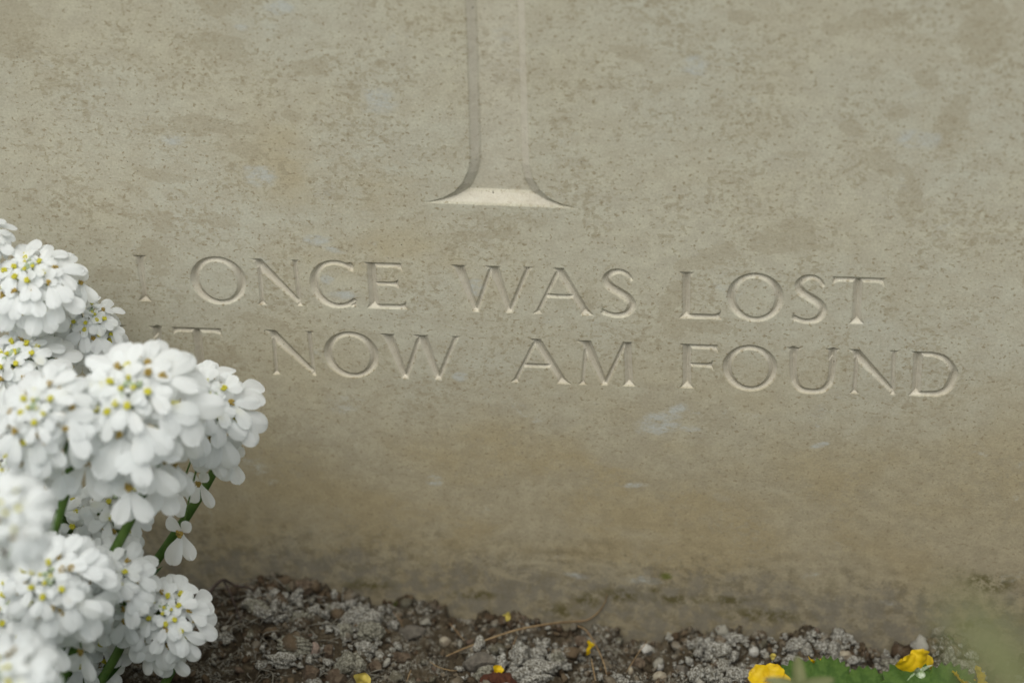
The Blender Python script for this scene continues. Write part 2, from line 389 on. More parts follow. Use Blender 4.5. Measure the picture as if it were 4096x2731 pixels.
def g_U(P, w):
    pts = [(29, H - 10), (30, 120), (33, 74)] + [tuple(p) for p in smooth_path([(38, 50), (60, 14), (108, 4), (152, 14), (178, 50)], 6)] + [(184, 80), (186, 120), (187, H - 10)]
    hw = [17] * 3 + list(np.interp(np.linspace(0, 1, 25), [0, .3, .55, .8, 1], [17, 14, 12, 14, 16])) + [16] * 3
    d = stroke_cut(P, pts, hw)
    for c in (30, w - 30): d = np.maximum(d, poly_cut(P, stem(c, c, H - 60, H, 32, 0, 31, 26)))
    return d
def g_D(P, w):
    d = poly_cut(P, stem(33, 33, 0, H, 37, 33, 32, 26, sbr=20, str_=20))
    pts = [(30, H - 11), (78, H - 11)] + [tuple(p) for p in smooth_path([(90, H - 11), (140, H - 30), (175, H - 80), (178, H / 2 - 8), (160, 44), (124, 16), (80, 11)], 6)] + [(28, 11)]
    hw = [11, 11] + list(np.interp(np.linspace(0, 1, 37), [0, .25, .5, .75, 1], [11, 15, 20, 16, 12])) + [12]
    return np.maximum(d, stroke_cut(P, pts, hw))
def g_B(P, w):
    d = poly_cut(P, stem(33, 33, 0, H, 36, 33, 32, 26, sbr=20, str_=20))
    for a, b, x in ((H * .52, H - 5, w - 34), (6, H * .52, w - 18)):
        c = (a + b) / 2; pts = [(30, b - 6), (x - 40, b - 6)] + [tuple(p) for p in smooth_path([(x - 34, b - 7), (x, c + 20), (x + 3, c - 6), (x - 30, a + 6)], 6)] + [(30, a + 6)]
        d = np.maximum(d, stroke_cut(P, pts, [10] * 2 + list(np.interp(np.linspace(0, 1, 19), [0, .5, 1], [10, 18, 10])) + [10]))
    return d
cap1 = lambda x: 1021.5 + .0303 * (x - 557); bas1 = lambda x: 1204 + .0321 * (x - 581)
cap2 = lambda x: 1305 + .0332 * (x - 623); bas2 = lambda x: 1497 + .0334 * (x - 1107)
LINE1 = [(g_I, 538, 600), (g_O, 761, 986), (g_N, 1005, 1209), (g_C, 1237, 1425), (g_E, 1460, 1622), (g_W, 1804, 2140), (g_A, 2124, 2376), (g_S, 2401, 2546),
         (g_L, 2714, 2887), (g_O, 2906, 3136), (g_S, 3168, 3311), (g_T, 3321, 3539)]
LINE2 = [(g_B, 300, 430), (g_U, 455, 666), (g_T, 693, 899), (g_N, 1062, 1266), (g_O, 1294, 1516), (g_W, 1522, 1852), (g_A, 2033, 2283), (g_M, 2298, 2543),
         (g_F, 2716, 2874), (g_O, 2889, 3111), (g_U, 3143, 3358), (g_N, 3385, 3593), (g_D, 3636, 3835)]

# ------------------------------------------------------------------ the headstone
HALF_W = 0.1965; XC = 0.0
def steps(brk):
    out = []
    for (a, b, s) in brk: out.append(np.arange(a, b - s * 0.3, s))
    out.append([brk[-1][1]]); return np.concatenate(out)
zt = [on_plane(x, y)[2] for x, y in ((560, 1000), (3850, 1090))]; zb = [on_plane(x, y)[2] for x, y in ((560, 1500), (3850, 1600))]
z_hi, z_lo = max(zt) + .001, min(zb) - .001
zc = [on_plane(2000, y)[2] for y in (850, 650)]
ZS = steps([(-0.05, z_lo, 0.0012), (z_lo, z_hi, 0.00022), (z_hi, zc[0], 0.0015), (zc[0], zc[1], 0.00025), (zc[1], 0.33, 0.0015), (0.33, 0.70, 0.006)])
XS = np.concatenate([[-HALF_W], -HALF_W + np.array([.0006, .0014, .0024]), np.arange(-HALF_W + .0035, HALF_W - .0036, 0.00024), HALF_W - np.array([.0024, .0014, .0006]), [HALF_W]])
nx, nz = len(XS), len(ZS)
X, Z = np.meshgrid(XS, ZS)
edge = HALF_W - np.abs(X)
Y = np.where(edge < .003, .0022 * (1 - np.sqrt(np.clip(1 - (1 - edge / .003) ** 2, 0, 1))), 0.0)     # worn arris
Y = Y + 0.00035 * fbm(X, Z, 0.05, 3)
PX, PY = to_px(X, np.zeros_like(X), Z)
flatY = Y.copy(); Dp = np.zeros_like(X)
lean = lambda x: .140 - 6.5e-5 * (x - 570)
for line, cap, bas in ((LINE1, cap1, bas1), (LINE2, cap2, bas2)):
    for g, x0, x1 in line:
        xm = (x0 + x1) / 2
        m = (PX > x0 - 40) & (PX < x1 + 40) & (PY > cap(xm) - 20) & (PY < bas(xm) + 20)
        if not m.any(): continue
        px, py = PX[m], PY[m]
        yb = bas(px); yc = cap(px); v = (yb - py) / (yb - yc) * H
        u = px - x0 - lean(xm) * (py - (yb + yc) / 2)
        # the hand-cut wobble of every edge
        P = np.stack([u + 1.2 * fbm(px, py, 40, 2), v + 1.2 * fbm(px + 500, py, 40, 2)], -1)
        Dp[m] = np.maximum(Dp[m], g(P, x1 - x0) * 1.15)
# cross foot: outline in photo pixels, sunk panel with bevelled sides
Lc = [(1855, -3000), (1858, 0), (1866, 200), (1872, 400), (1876, 560), (1878, 640), (1868, 690), (1846, 735), (1815, 768), (1772, 791), (1728, 803), (1700, 809)]
Rc = [(2318, 834), (2290, 828), (2242, 815), (2196, 792), (2160, 760), (2134, 715), (2122, 660), (2119, 560), (2114, 400), (2109, 200), (2104, 0), (2080, -3000)]
poly = [(x, y * 1.0) for x, y in Lc] + [(1698, 811), (2318, 834.5)] + Rc[:]
m = (PX > 1680) & (PX < 2340) & (PY < 845)
scl = np.array([1.0, 1 / 0.85])
pc = np.array(poly) * scl
sl = []
for i in range(len(pc)):
    a, b = poly[i], poly[(i + 1) % len(pc)]
    sl.append(0.55 if (a[0] < 1720 and b[0] > 2200) else 0.75)
P = np.stack([PX[m], PY[m]], -1) * scl
cd = np.minimum(poly_cut(P, pc, sl), 33)
Dp[m] = np.maximum(Dp[m], cd)
Yd = Y + Dp * 9.0e-5
# chisel texture inside the cuts
Yd = Yd + (Dp > 3) * 0.00006 * fbm(X, Z, 0.0016, 2)
Zr = Z + np.clip((Z - .5) / .2, 0, 1) ** 1 * 0.035 * (1 - (X / HALF_W) ** 2)      # shallow curved top
V = np.stack([X + XC, Yd, Zr], -1).reshape(-1, 3)
ii = np.arange(nx * nz).reshape(nz, nx)
Q = np.stack([ii[:-1, :-1], ii[:-1, 1:], ii[1:, 1:], ii[1:, :-1]], -1).reshape(-1, 4)
loop = np.concatenate([ii[0, :], ii[1:, -1], ii[-1, -2::-1], ii[-2:0:-1, 0]])
TH = 0.076
back = V[loop].copy(); back[:, 1] = TH
nb = len(V); V = np.vstack([V, back])
lb = np.arange(len(loop)) + nb
Qs = np.stack([loop, lb, np.roll(lb, -1), np.roll(loop, -1)], -1)
# back face as a coarse strip: pair left/right boundary verts row by row
rows_r = [nb + nx - 1 + k for k in range(nz)]
rows_l = [nb] + [nb + len(loop) - k for k in range(1, nz)]
Qb = np.array([[rows_r[k], rows_l[k], rows_l[k + 1], rows_r[k + 1]] for k in range(nz - 1)])
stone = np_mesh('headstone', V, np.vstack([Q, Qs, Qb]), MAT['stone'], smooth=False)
tag(stone, 'pale limestone headstone with a carved cross foot and two lines of cut capitals', 'headstone')

# stains and flakes of this very stone, as smooth fields whose edges the material roughens
PATCH = [(820, 505, 190, 34, 3), (640, 520, 85, 22, 0), (980, 600, 80, 30, 12), (880, 180, 110, 48, 10), (870, 20, 90, 40, 0), (1235, 275, 70, 32, 0),
         (60, 110, 110, 110, 0), (640, 700, 130, 24, 12), (560, 770, 80, 16, 30), (1160, 460, 40, 20, 15), (620, 860, 110, 20, 5), (860, 880, 100, 24, 10),
         (610, 1010, 55, 70, -50), (650, 910, 60, 30, 10), (470, 1100, 90, 32, 0), (640, 1090, 50, 28, 0),
         (3140, 965, 135, 52, -14), (3180, 915, 90, 36, 0), (2870, 1010, 110, 42, -22), (2680, 1215, 50, 95, 20), (2760, 1060, 70, 30, -20), (2800, 1300, 110, 26, 4),
         (2700, 1310, 70, 40, 0), (3540, 660, 110, 45, 22), (3410, 515, 60, 28, 18), (3700, 310, 52, 36, 0), (3490, 85, 100, 36, -4), (2620, 360, 32, 26, 0),
         (2520, 215, 90, 26, 10), (3590, 450, 45, 22, -18), (3070, 540, 38, 14, 0), (3180, 615, 70, 14, 0), (3930, 130, 90, 130, 0), (3800, 500, 60, 90, 15), (3650, 800, 60, 80, 0),
         (1080, 1290, 120, 26, 15), (900, 1440, 90, 20, -12), (2000, 1640, 100, 24, -14), (2640, 1640, 150, 100, -16), (2560, 1790, 110, 45, -14), (2460, 1850, 90, 26, 2), (1560, 1400, 40, 28, 0),
         (1950, 940, 120, 24, -4), (3340, 120, 60, 30, 0), (2960, 70, 60, 24, 0), (2880, 1660, 60, 50, 10), (2880, 1990, 40, 16, 10)]
CHALK = [(2640, 1690, 100, 55, -20), (2760, 1715, 50, 16, 0), (2700, 1640, 60, 22, -30), (1270, 960, 60, 24, 0), (1330, 1000, 50, 14, 12), (1370, 1180, 60, 18, 0), (1310, 1120, 30, 22, 0), (960, 110, 40, 16, 0),
          (1510, 400, 80, 50, 0), (680, 560, 70, 20, 0), (1040, 700, 70, 45, 0), (1120, 30, 70, 30, 0), (3680, 560, 90, 36, 0), (2780, 270, 60, 40, 0), (1840, 1505, 34, 22, 0), (3280, 1780, 50, 12, -20), (1740, 1920, 40, 26, 0),
          (2300, 2300, 70, 16, 8), (2580, 2320, 90, 20, 4), (3560, 2410, 60, 14, 10), (1900, 1150, 40, 40, 0), (2540, 1940, 60, 14, -6)]
MOSS = [(2665, 2300, 32, 20), (2620, 2360, 40, 16), (2480, 2380, 120, 36), (2700, 2395, 150, 28), (3050, 2460, 220, 36), (2900, 2400, 120, 26), (1480, 2340, 130, 36), (1900, 2380, 140, 26), (2250, 2440, 110, 40), (3960, 2330, 140, 50), (3900, 2500, 90, 40), (2350, 2400, 70, 40)]
def field(lst):
    out = np.full(X.shape, 9.0)
    for t in lst:
        px, py, rx, rz = t[:4]; ro = R(t[4]) if len(t) > 4 else 0.0
        c = on_plane(px, py); dx = X - c[0]; dz = Z - c[2]
        u_ = dx * math.cos(ro) - dz * math.sin(ro); v_ = dx * math.sin(ro) + dz * math.cos(ro)
        out = np.minimum(out, np.hypot(u_ / (rx * 9e-5), v_ / (rz * 9e-5 / .85)))
    return np.concatenate([out.ravel(), np.full(len(loop), 9.0)]).astype(np.float32)
for nm, lst in (('patch_field', PATCH), ('chalk_field', CHALK), ('moss_field', MOSS), ('green_field', [(2665, 2303, 28, 18)]),
                ('ochre_field', [(1330, 640, 420, 240), (1550, 1080, 600, 200), (2350, 2050, 1250, 380, 2), (1500, 2200, 700, 200)])):
    at = stone.data.attributes.new(nm, 'FLOAT', 'POINT'); at.data.foreach_set('value', field(lst))

# ------------------------------------------------------------------ ground
cpx = [(-200, 2330), (300, 2330), (700, 2370), (830, 2385), (900, 2345), (1000, 2325), (1100, 2315), (1200, 2325), (1300, 2352), (1400, 2385), (1520, 2400), (1640, 2425), (1760, 2455), (1900, 2462), (2060, 2485), (2150, 2510),
       (2300, 2515), (2500, 2535), (2700, 2545), (2900, 2540), (3150, 2545), (3380, 2545), (3450, 2590), (3600, 2610), (3680, 2580), (3730, 2535), (3800, 2540), (3900, 2560), (4000, 2620), (4200, 2640)]
cxz = np.array([on_plane(a, b)[[0, 2]] for a, b in cpx])
def ground_h(x, y, fine=True):
    hc = np.interp(x, cxz[:, 0], cxz[:, 1])
    t = sstep(-0.10, 0.0, y) * (y < 0.02) 
    h = hc * t + (-0.004) * (1 - t)
    h = h - 0.004 * sstep(-0.012, 0.0, y) * (vnoise(x * 90, x * 0 + 3.3) > 0.62)       # gaps where the soil has shrunk from the stone
    if fine:
        near = sstep(-0.5, -0.2, y) * sstep(0.5, 0.2, np.abs(x))
        h = h + near * (0.007 * fbm(x, y, 0.030, 3) + 0.018 * np.abs(fbm(x + 3, y, 0.011, 3)) * 1.0 + 0.006 * fbm(x, y + 2, 0.0028, 3))
    return h
gx = np.concatenate([-np.geomspace(40, .24, 30), np.arange(-.235, .235, .0006), np.geomspace(.24, 40, 30)])
gy = np.concatenate([-np.geomspace(40, .125, 34), np.arange(-.12, .004, .0006), np.linspace(.01, .09, 9), np.geomspace(.1, 40, 20)])
GX, GY = np.meshgrid(gx, gy)
GZ = ground_h(GX, GY)
gi = np.arange(GX.size).reshape(GX.shape)
ground = np_mesh('ground', np.stack([GX, GY, GZ], -1).reshape(-1, 3), np.stack([gi[:-1, :-1], gi[:-1, 1:], gi[1:, 1:], gi[1:, :-1]], -1).reshape(-1, 4), MAT['soil'])
tag(ground, kind='structure')
def on_ground(px, py, lift=0.0):
    r = ray(px, py); h = 0.0
    for k in range(12):
        t = (h + lift - CAM[2]) / r[2]; p = CAM + r * t
        if p[1] > -0.0005: p = on_plane(px, py, -0.0005); return p
        h = 0.6 * h + 0.4 * float(ground_h(np.array([p[0]]), np.array([p[1]]))[0])
    return p
# icosphere template
def ico(sub):
    t = (1 + 5 ** .5) / 2
    v = [(-1, t, 0), (1, t, 0), (-1, -t, 0), (1, -t, 0), (0, -1, t), (0, 1, t), (0, -1, -t), (0, 1, -t), (t, 0, -1), (t, 0, 1), (-t, 0, -1), (-t, 0, 1)]
    f = [(0, 11, 5), (0, 5, 1), (0, 1, 7), (0, 7, 10), (0, 10, 11), (1, 5, 9), (5, 11, 4), (11, 10, 2), (10, 7, 6), (7, 1, 8), (3, 9, 4), (3, 4, 2), (3, 2, 6), (3, 6, 8), (3, 8, 9), (4, 9, 5), (2, 4, 11), (6, 2, 10), (8, 6, 7), (9, 8, 1)]
    v = [np.array(p) / np.linalg.norm(p) for p in v]
    for _ in range(sub):
        c = {}; nf = []
        def mid(a, b):
            k = (min(a, b), max(a, b))
            if k not in c: p = v[a] + v[b]; v.append(p / np.linalg.norm(p)); c[k] = len(v) - 1
            return c[k]
        for a, b, d in f:
            x, y, z = mid(a, b), mid(b, d), mid(d, a); nf += [(a, x, z), (b, y, x), (d, z, y), (x, y, z)]
        f = nf
    return np.array(v), np.array(f)
IC = {k: ico(k) for k in range(5)}
def lumpy(sub, amp, seed, angular=0.0):
    v, f = IC[sub]; r = np.random.default_rng(seed); d = np.ones(len(v))
    for k in range(5):
        w = r.normal(size=3) * (1.6 + k * 1.3); d += amp / (1 + .6 * k) * np.sin(v @ w + r.random() * 6)
    if sub >= 3:
        d += amp * .35 * (vnoise(v[:, 0] * 5 + seed, v[:, 1] * 5 + v[:, 2] * 3) - .5) * 2 + amp * .22 * (vnoise(v[:, 0] * 11 + v[:, 2] * 6 + seed, v[:, 1] * 11) - .5) * 2
    for k in range(int(angular)):
        n = r.normal(size=3); n /= np.linalg.norm(n); lim = .62 + .25 * r.random(); dd = v @ n; d = np.where(dd * d > lim, lim / np.maximum(dd, .1), d)
    return v * d[:, None], f
def rot_rand(r):
    a = r.normal(size=(3, 3)); qd, _ = np.linalg.qr(a); return qd
# crumbs: nobody could count them
VV, FF = [], []; off = 0
forms = [lumpy(1, .34, s, 6) for s in range(24)]
for k in range(7600):
    x = rng.uniform(-.215, .235); y = -abs(rng.uniform(0, .105)) - .0004
    if rng.random() < .25: y = -rng.exponential(.006) - .0004
    clump = fbm(np.array([x]), np.array([y]), .02, 2)[0]
    s = float(np.clip(rng.lognormal(-.12, .66), .3, 5.0)) * .00064 * (1.25 if clump > .02 else .9)
    v, f = forms[rng.integers(24)]
    z = float(ground_h(np.array([x]), np.array([y]))[0])
    vv = (v * np.array([1, rng.uniform(.6, 1), rng.uniform(.55, .9)])) @ rot_rand(rng) * s + np.array([x, min(y, -s), z + s * .35])
    VV.append(vv); FF.append(f + off); off += len(v)
crumbs = np_mesh('soil_crumbs', np.vstack(VV), np.vstack(FF), MAT['crumb'], smooth=False)
tag(crumbs, 'brown and grey soil crumbs strewn at the foot of the headstone', 'soil crumbs', kind='stuff')

# clods, pebbles and lumps one can point at: px, py, half-width px, half-height px, material, name, label, lumpiness
LUMPS = [
    (2637, 2658, 20, 19, 'white', 'pebble', 'small round white pebble right of the flat grey-white one', .05),
    (2583, 2592, 26, 20, 'white', 'pebble', 'pale grey oval pebble with a straw leaning on it', .08),
    (2472, 2706, 26, 22, 'crust', 'pebble', 'white rough pebble at the lower edge, below the straws', .16),
    (2523, 2680, 12, 18, 'cream', 'pebble', 'small pinkish cream pebble standing on end below the leaning straw', .06),
    (3378, 2618, 27, 16, 'cream', 'pebble', 'cream kidney-shaped pebble above the toothed green leaf', .14),
    (1257, 2588, 28, 27, 'pink', 'pebble', 'pink angular pebble among the dark litter', .10),
    (1318, 2600, 24, 24, 'rust', 'soil_clod', 'rusty brown clod touching the pink pebble', .12),
    (1245, 2690, 42, 34, 'rust', 'soil_clod', 'large reddish brown clod near the bottom edge below the pink pebble', .10),
    (1215, 2340, 42, 26, 'rust', 'soil_clod', 'dull red clod on top of the mound against the headstone', .12),
    (1330, 2440, 26, 26, 'clod', 'lime_lump', 'small square pale lump at the upper left of the big pale lumps', .10),
    (1450, 2455, 70, 44, 'crust', 'lime_lump', 'wide crusted pale lump touching the headstone left of the gap', .16),
    (1480, 2520, 52, 42, 'clod', 'lime_lump', 'domed pale lump right under the wide crusted one', .14),
    (1385, 2520, 34, 30, 'clod', 'lime_lump', 'knobbly pale lump left of the domed one', .16),
    (1470, 2592, 38, 40, 'crust', 'lime_lump', 'upright round grey lump with a white cap below the domed one', .12),
    (1400, 2650, 62, 48, 'clod', 'lime_lump', 'broad dusty grey lump at the foot of the pale heap', .18),
    (1030, 2425, 48, 22, 'clod', 'lime_lump', 'flat pale lump in the dark litter beside the thin twig', .18),
    (1060, 2452, 40, 26, 'crust', 'lime_lump', 'white-crusted lump half under the flat pale lump', .20),
    (1175, 2575, 60, 26, 'clod', 'lime_lump', 'grey crumpled lump in the middle of the dark litter', .24),
    (900, 2545, 30, 20, 'crust', 'lime_lump', 'small dusty white lump close to the lowest white blossom', .20),
    (1130, 2640, 46, 24, 'crust', 'lime_lump', 'tilted white-rimmed lump above the reddish brown clod', .26),
    (1245, 2712, 36, 18, 'crust', 'lime_lump', 'chalky lump cut by the lower edge below the reddish clod', .20),
    (1205, 2465, 40, 22, 'clod', 'lime_lump', 'grey-white lump between the dull red clod and the pink pebble', .20),
    (1160, 2430, 22, 14, 'crust', 'lime_lump', 'white streaked sliver leaning below the dull red clod', .20),
    (1918, 2640, 66, 36, 'grey', 'soil_clod', 'smooth dark grey clod above the small yellow petal', .08),
    (2080, 2615, 40, 46, 'crust', 'lime_lump', 'white lump left of the round one in the bright heap', .14),
    (2150, 2608, 38, 26, 'crust', 'lime_lump', 'round white lump topping the bright heap', .10),
    (2170, 2665, 60, 34, 'crust', 'lime_lump', 'wide white lump under the round one in the bright heap', .22),
    (2110, 2708, 74, 34, 'crust', 'lime_lump', 'chalk-white lump at the lower edge of the bright heap', .22),
    (2225, 2635, 30, 30, 'clod', 'lime_lump', 'tan-grey lump at the right flank of the bright heap', .14),
    (1940, 2690, 44, 30, 'clod', 'lime_lump', 'speckled grey lump left of the small yellow petal', .16),
    (1505, 2660, 24, 24, 'rust', 'soil_clod', 'brown clod between the grey lump and the straw end', .12),
    (1600, 2625, 40, 26, 'rust', 'soil_clod', 'brown clod left of the long straw end', .14),
    (1780, 2560, 24, 20, 'cream', 'pebble', 'tan pebble lying just above the long straw', .08),
    (1895, 2600, 24, 16, 'cream', 'pebble', 'tan ring-edged pebble just under the long straw', .10),
    (2725, 2672, 32, 24, 'grey', 'soil_clod', 'dark slate-grey clod between two white lumps', .06),
    (2800, 2580, 34, 28, 'crust', 'lime_lump', 'ragged white lump with a hollow at the base of the headstone', .26),
    (2870, 2600, 44, 34, 'crust', 'lime_lump', 'bright white lump right below the ragged hollow one', .22),
    (2930, 2552, 46, 14, 'crust', 'lime_lump', 'thin white ledge along the headstone above the bright lump', .24),
    (2790, 2690, 30, 34, 'crust', 'lime_lump', 'white finger-shaped lump left of its larger neighbour', .16),
    (2840, 2700, 34, 38, 'crust', 'lime_lump', 'larger white finger-shaped lump at the lower edge', .16),
    (2960, 2700, 50, 26, 'crust', 'lime_lump', 'chalky lump left of the lowest yellow flower', .24),
    (3015, 2604, 20, 18, 'white', 'pebble', 'grey-white oval pebble below the white ledge', .08),
    (3180, 2575, 38, 32, 'crust', 'lime_lump', 'triangular white lump stuck to the foot of the headstone', .18),
    (3170, 2640, 44, 26, 'crust', 'lime_lump', 'lilac-white lump behind the toothed leaf tip', .16),
    (3290, 2588, 30, 18, 'crust', 'lime_lump', 'small white lump in the shaded crevice', .22),
    (3335, 2585, 26, 34, 'crust', 'lime_lump', 'steep white lump above the cream kidney-shaped pebble', .20),
    (3370, 2552, 40, 16, 'crust', 'lime_lump', 'flat-topped white ledge against the headstone above the pebble', .18),
    (3560, 2655, 46, 26, 'clod', 'lime_lump', 'pinkish grey lump left of the side-facing yellow flower', .20),
    (3545, 2634, 26, 14, 'grey', 'soil_clod', 'dark speckled clod left of the side-facing yellow flower', .16),
    (3800, 2625, 22, 34, 'clod', 'lime_lump', 'upright knobbly lump right of the side-facing yellow flower', .18),
    (3860, 2665, 44, 28, 'clod', 'lime_lump', 'grey crusty lump below the upright knobbly one', .20),
    (3960, 2640, 60, 44, 'rust', 'soil_clod', 'brown clod under the blurred pale leaf', .14),
    (4010, 2715, 44, 34, 'rust', 'soil_clod', 'reddish clod in the lower right corner', .12),
    (1640, 2525, 60, 26, 'grey', 'soil_clod', 'grey mud flake wedged under the headstone edge', .10),
    (1350, 2700, 50, 30, 'rust', 'soil_clod', 'brown clod at the lower edge left of the half-hidden yellow petal', .12),
    (2555, 2650, 30, 20, 'rust', 'soil_clod', 'brown clod between the oval pebble and the round white one', .12),
    (2640, 2700, 30, 22, 'cream', 'pebble', 'sandy pebble below the round white one', .10),
    (2320, 2560, 30, 24, 'rust', 'soil_clod', 'brown speckled clod left of the upright yellow petal', .12),
]
for k, (px, py, hw, hh, mt, nm, lab, amp) in enumerate(LUMPS):
    c = on_ground(px, py + hh * .7)
    dist = np.linalg.norm(CAM - c); s = hw * dist / F; sv = hh * dist / F
    v, f = lumpy(4 if hw > 30 else 3, amp, 100 + k, 4 if mt in ('grey', 'pink', 'rust') else 0)
    rr = np.random.default_rng(k)
    if amp > .13:
        nrm = v / np.linalg.norm(v, axis=1)[:, None]
        v = v + nrm * (0.26 * np.abs(fbm(v[:, 0] * 1.0 + k, v[:, 1] + v[:, 2] * .7, .5, 4)))[:, None] * 1.6
    sc = np.array([s, max(sv * 1.0, s * .55), sv * 1.15])
    vv = v * sc
    top = c + np.array([0, 0, sv * .55])
    if top[1] + sc[1] > .0: top[1] = -sc[1] * .72
    o = link_mesh(nm, vv, f, MAT[mt], smooth=mt in ('white', 'cream')); o.location = tuple(top)
    tag(o, lab, {'pebble': 'pebble', 'soil_clod': 'clod', 'lime_lump': 'lump'}[nm], {'pebble': 'pebbles in the soil', 'soil_clod': 'clods of soil', 'lime_lump': 'pale lumps of limy soil'}[nm])

VV, FF, off = [], [], 0
tf_ = [lumpy(2, .34, 900 + k, 2) for k in range(14)]
cent = [(l[0], l[1], l[2]) for l in LUMPS if l[4] in ('crust', 'clod')]
for k in range(760):
    a, b_, w_ = cent[rng.integers(len(cent))]
    px = a + rng.normal() * (w_ * 1.1 + 25); py = b_ + rng.normal() * 30
    if py < np.interp(px, [c_[0] for c_ in cpx], [c_[1] for c_ in cpx]) - 4 or px < 820: continue
    c = on_ground(px, py); s_ = float(np.clip(rng.lognormal(-.1, .5), .3, 2.6)) * .00105
    v, f = tf_[rng.integers(14)]
    vv = (v * np.array([1, .8, .7])) @ rot_rand(rng) * s_ + c + np.array([0, 0, s_ * .5 + .0008 * rng.random()]); vv[:, 1] = np.minimum(vv[:, 1], -.0003)
    VV.append(vv); FF.append(f + off); off += len(v)
o = np_mesh('lime_crumbs', np.vstack(VV), np.vstack(FF), MAT['crust'], smooth=False); tag(o, 'pale limy crumbs gathered round the grey lumps', 'lime crumbs', kind='stuff')

def tube(name, pts, rad, mat, parent=None, sides=7, path=True):
    P = smooth_path([np.array(p) for p in pts], 6) if path else np.array(pts)
    n = len(P); rad = np.interp(np.linspace(0, 1, n), np.linspace(0, 1, len(rad)), rad)
    V_, F_ = [], []; prev = None
    for i in range(n):
        t = P[min(i + 1, n - 1)] - P[max(i - 1, 0)]; t = t / (np.linalg.norm(t) + 1e-12)
        u = np.cross(t, [0.3, .2, 1.0] if prev is None else np.cross(prev, t)); u /= np.linalg.norm(u) + 1e-12; w = np.cross(t, u); prev = u
        for k in range(sides):
            a = 2 * math.pi * k / sides; V_.append(P[i] + rad[i] * (math.cos(a) * u + math.sin(a) * w))
    for i in range(n - 1):
        for k in range(sides):
            a, b = i * sides + k, i * sides + (k + 1) % sides; F_.append((a, b, b + sides, a + sides))
    F_.append(tuple(range(sides))[::-1]); F_.append(tuple((n - 1) * sides + k for k in range(sides)))
    if name is None: return V_, F_
    return link_mesh(name, V_, F_, mat, parent)
def gp(px, py, lift): return on_ground(px, py, lift) + np.array([0, 0, lift * .3])
# straws
ST = [([(1785, 2628, .002), (1900, 2585, .004), (2060, 2535, .006), (2200, 2508, .006), (2300, 2497, .005)], 11, 'long curved straw lying across the soil against the headstone', [(2350, 2478), (2395, 2445), (2420, 2405), (2428, 2375)]),
      ([(2310, 2512, .004), (2345, 2530, .004), (2385, 2590, .003), (2415, 2655, .002), (2428, 2705, .001)], 9, 'pale straw running down from the long one to the edge', None),
      ([(2590, 2578, .006), (2555, 2618, .004), (2522, 2665, .002), (2502, 2695, .001)], 5, 'thin grey straw leaning on the oval pebble', None),
      ([(2365, 2640, .003), (2375, 2690, .003), (2385, 2745, .002)], 8, 'short straw stub crossing the lower edge', None),
      ([(1720, 2650, .002), (1755, 2672, .002), (1800, 2684, .002), (1830, 2686, .002)], 6, 'short curved straw under the long straw end', None),
      ([(1800, 2500, .003), (1830, 2535, .003), (1858, 2565, .002)], 6, 'short straw stuck to the mud flake above the long straw', None),
      ([(1645, 2685, .003), (1635, 2710, .003), (1622, 2745, .002)], 6, 'short straw at the lower edge beside the brown clods', None),
      ([(2068, 2550, .003), (2055, 2580, .002), (2042, 2612, .001)], 6, 'short straw hanging below the long straw', None),
      ([(1572, 2452, .003), (1595, 2480, .003), (1612, 2512, .002)], 4, 'very thin dark straw near the green moss tuft', None)]
for pts, w, lab, up in ST:
    P = [gp(*p) for p in pts]
    if up: P += [on_plane(a, b, -.0012) for a, b in up]
    r = w * 0.42 * 8.6e-5
    o = tube('dry_straw', P, [r * .7, r, r, r * .8, r * .45], MAT['straw']); tag(o, lab, 'straw', 'dry straws on the soil')
tw = empty('dark_twig', on_ground(835, 2420)); tag(tw, 'dark arching twig rising between the lowest blossom and the headstone', 'twig')
L0 = np.array(tw.location)
for nm, pts, w in (('main_shoot', [(800, 2480, -.030), (822, 2405, -.026), (850, 2355, -.022), (892, 2318, -.018), (945, 2343, -.016), (1000, 2352, -.014), (1032, 2395, -.012), (1045, 2440, -.010)], 12),
                   ('side_shoot', [(892, 2318, -.018), (918, 2365, -.022), (942, 2425, -.026), (968, 2500, -.032)], 9)):
    P = [on_plane(a, b, y) - L0 for a, b, y in pts]; r = w * .5 * 8.5e-5
    tube(nm, P, [r * .9, r * 1.3, r, r * .8, r * .6], MAT['twig'], tw)

# ------------------------------------------------------------------ petal shapes
def petal_grid(L, Wd, nu=8, nv=12, cup=.10, bend=.25, rise=.0, notch=0.0, seed=0, claw=.16, peak=.62):
    r = np.random.default_rng(seed + 50); V_, F_ = [], []
    ph = r.random() * 6; tw_ = r.normal() * .12
    for j in range(nv + 1):
        v = j / nv; v = 1 - (1 - v) ** 1.5
        if v < peak: w = claw + (1 - claw) * math.sin(math.pi / 2 * v / peak) ** 1.45
        else: w = math.sqrt(max(0, 1 - ((v - peak) / (1 - peak)) ** 2))
        w = max(w, .02)
        for i in range(nu + 1):
            u = i / nu * 2 - 1
            ly = v * L * (1 - notch * (1 - u * u) * v ** 6)
            z = rise * L * math.sin(v * math.pi * .5) - bend * L * v * v + cup * Wd * (u * w) ** 2 + .025 * L * math.sin(u * 4 + ph) * v + tw_ * u * w * Wd * .5 * v
            rip = 1 + .02 * math.sin(v * 7 + ph + u * 2)
            z += .012 * L * math.sin(u * 9 + ph) * v
            V_.append(((u * w * Wd / 2 * rip), ly * (1 - .02 * v * math.sin(u * 3 + ph)), z))
    for j in range(nv):
        for i in range(nu):
            a = j * (nu + 1) + i; F_.append((a, a + 1, a + nu + 2, a + nu + 1))
    return np.array(V_), F_
def merge(parts):
    V_, F_ = [], []; o = 0
    for v, f in parts:
        V_.append(np.asarray(v)); F_ += [tuple(i + o for i in t) for t in f]; o += len(v)
    return np.vstack(V_), F_
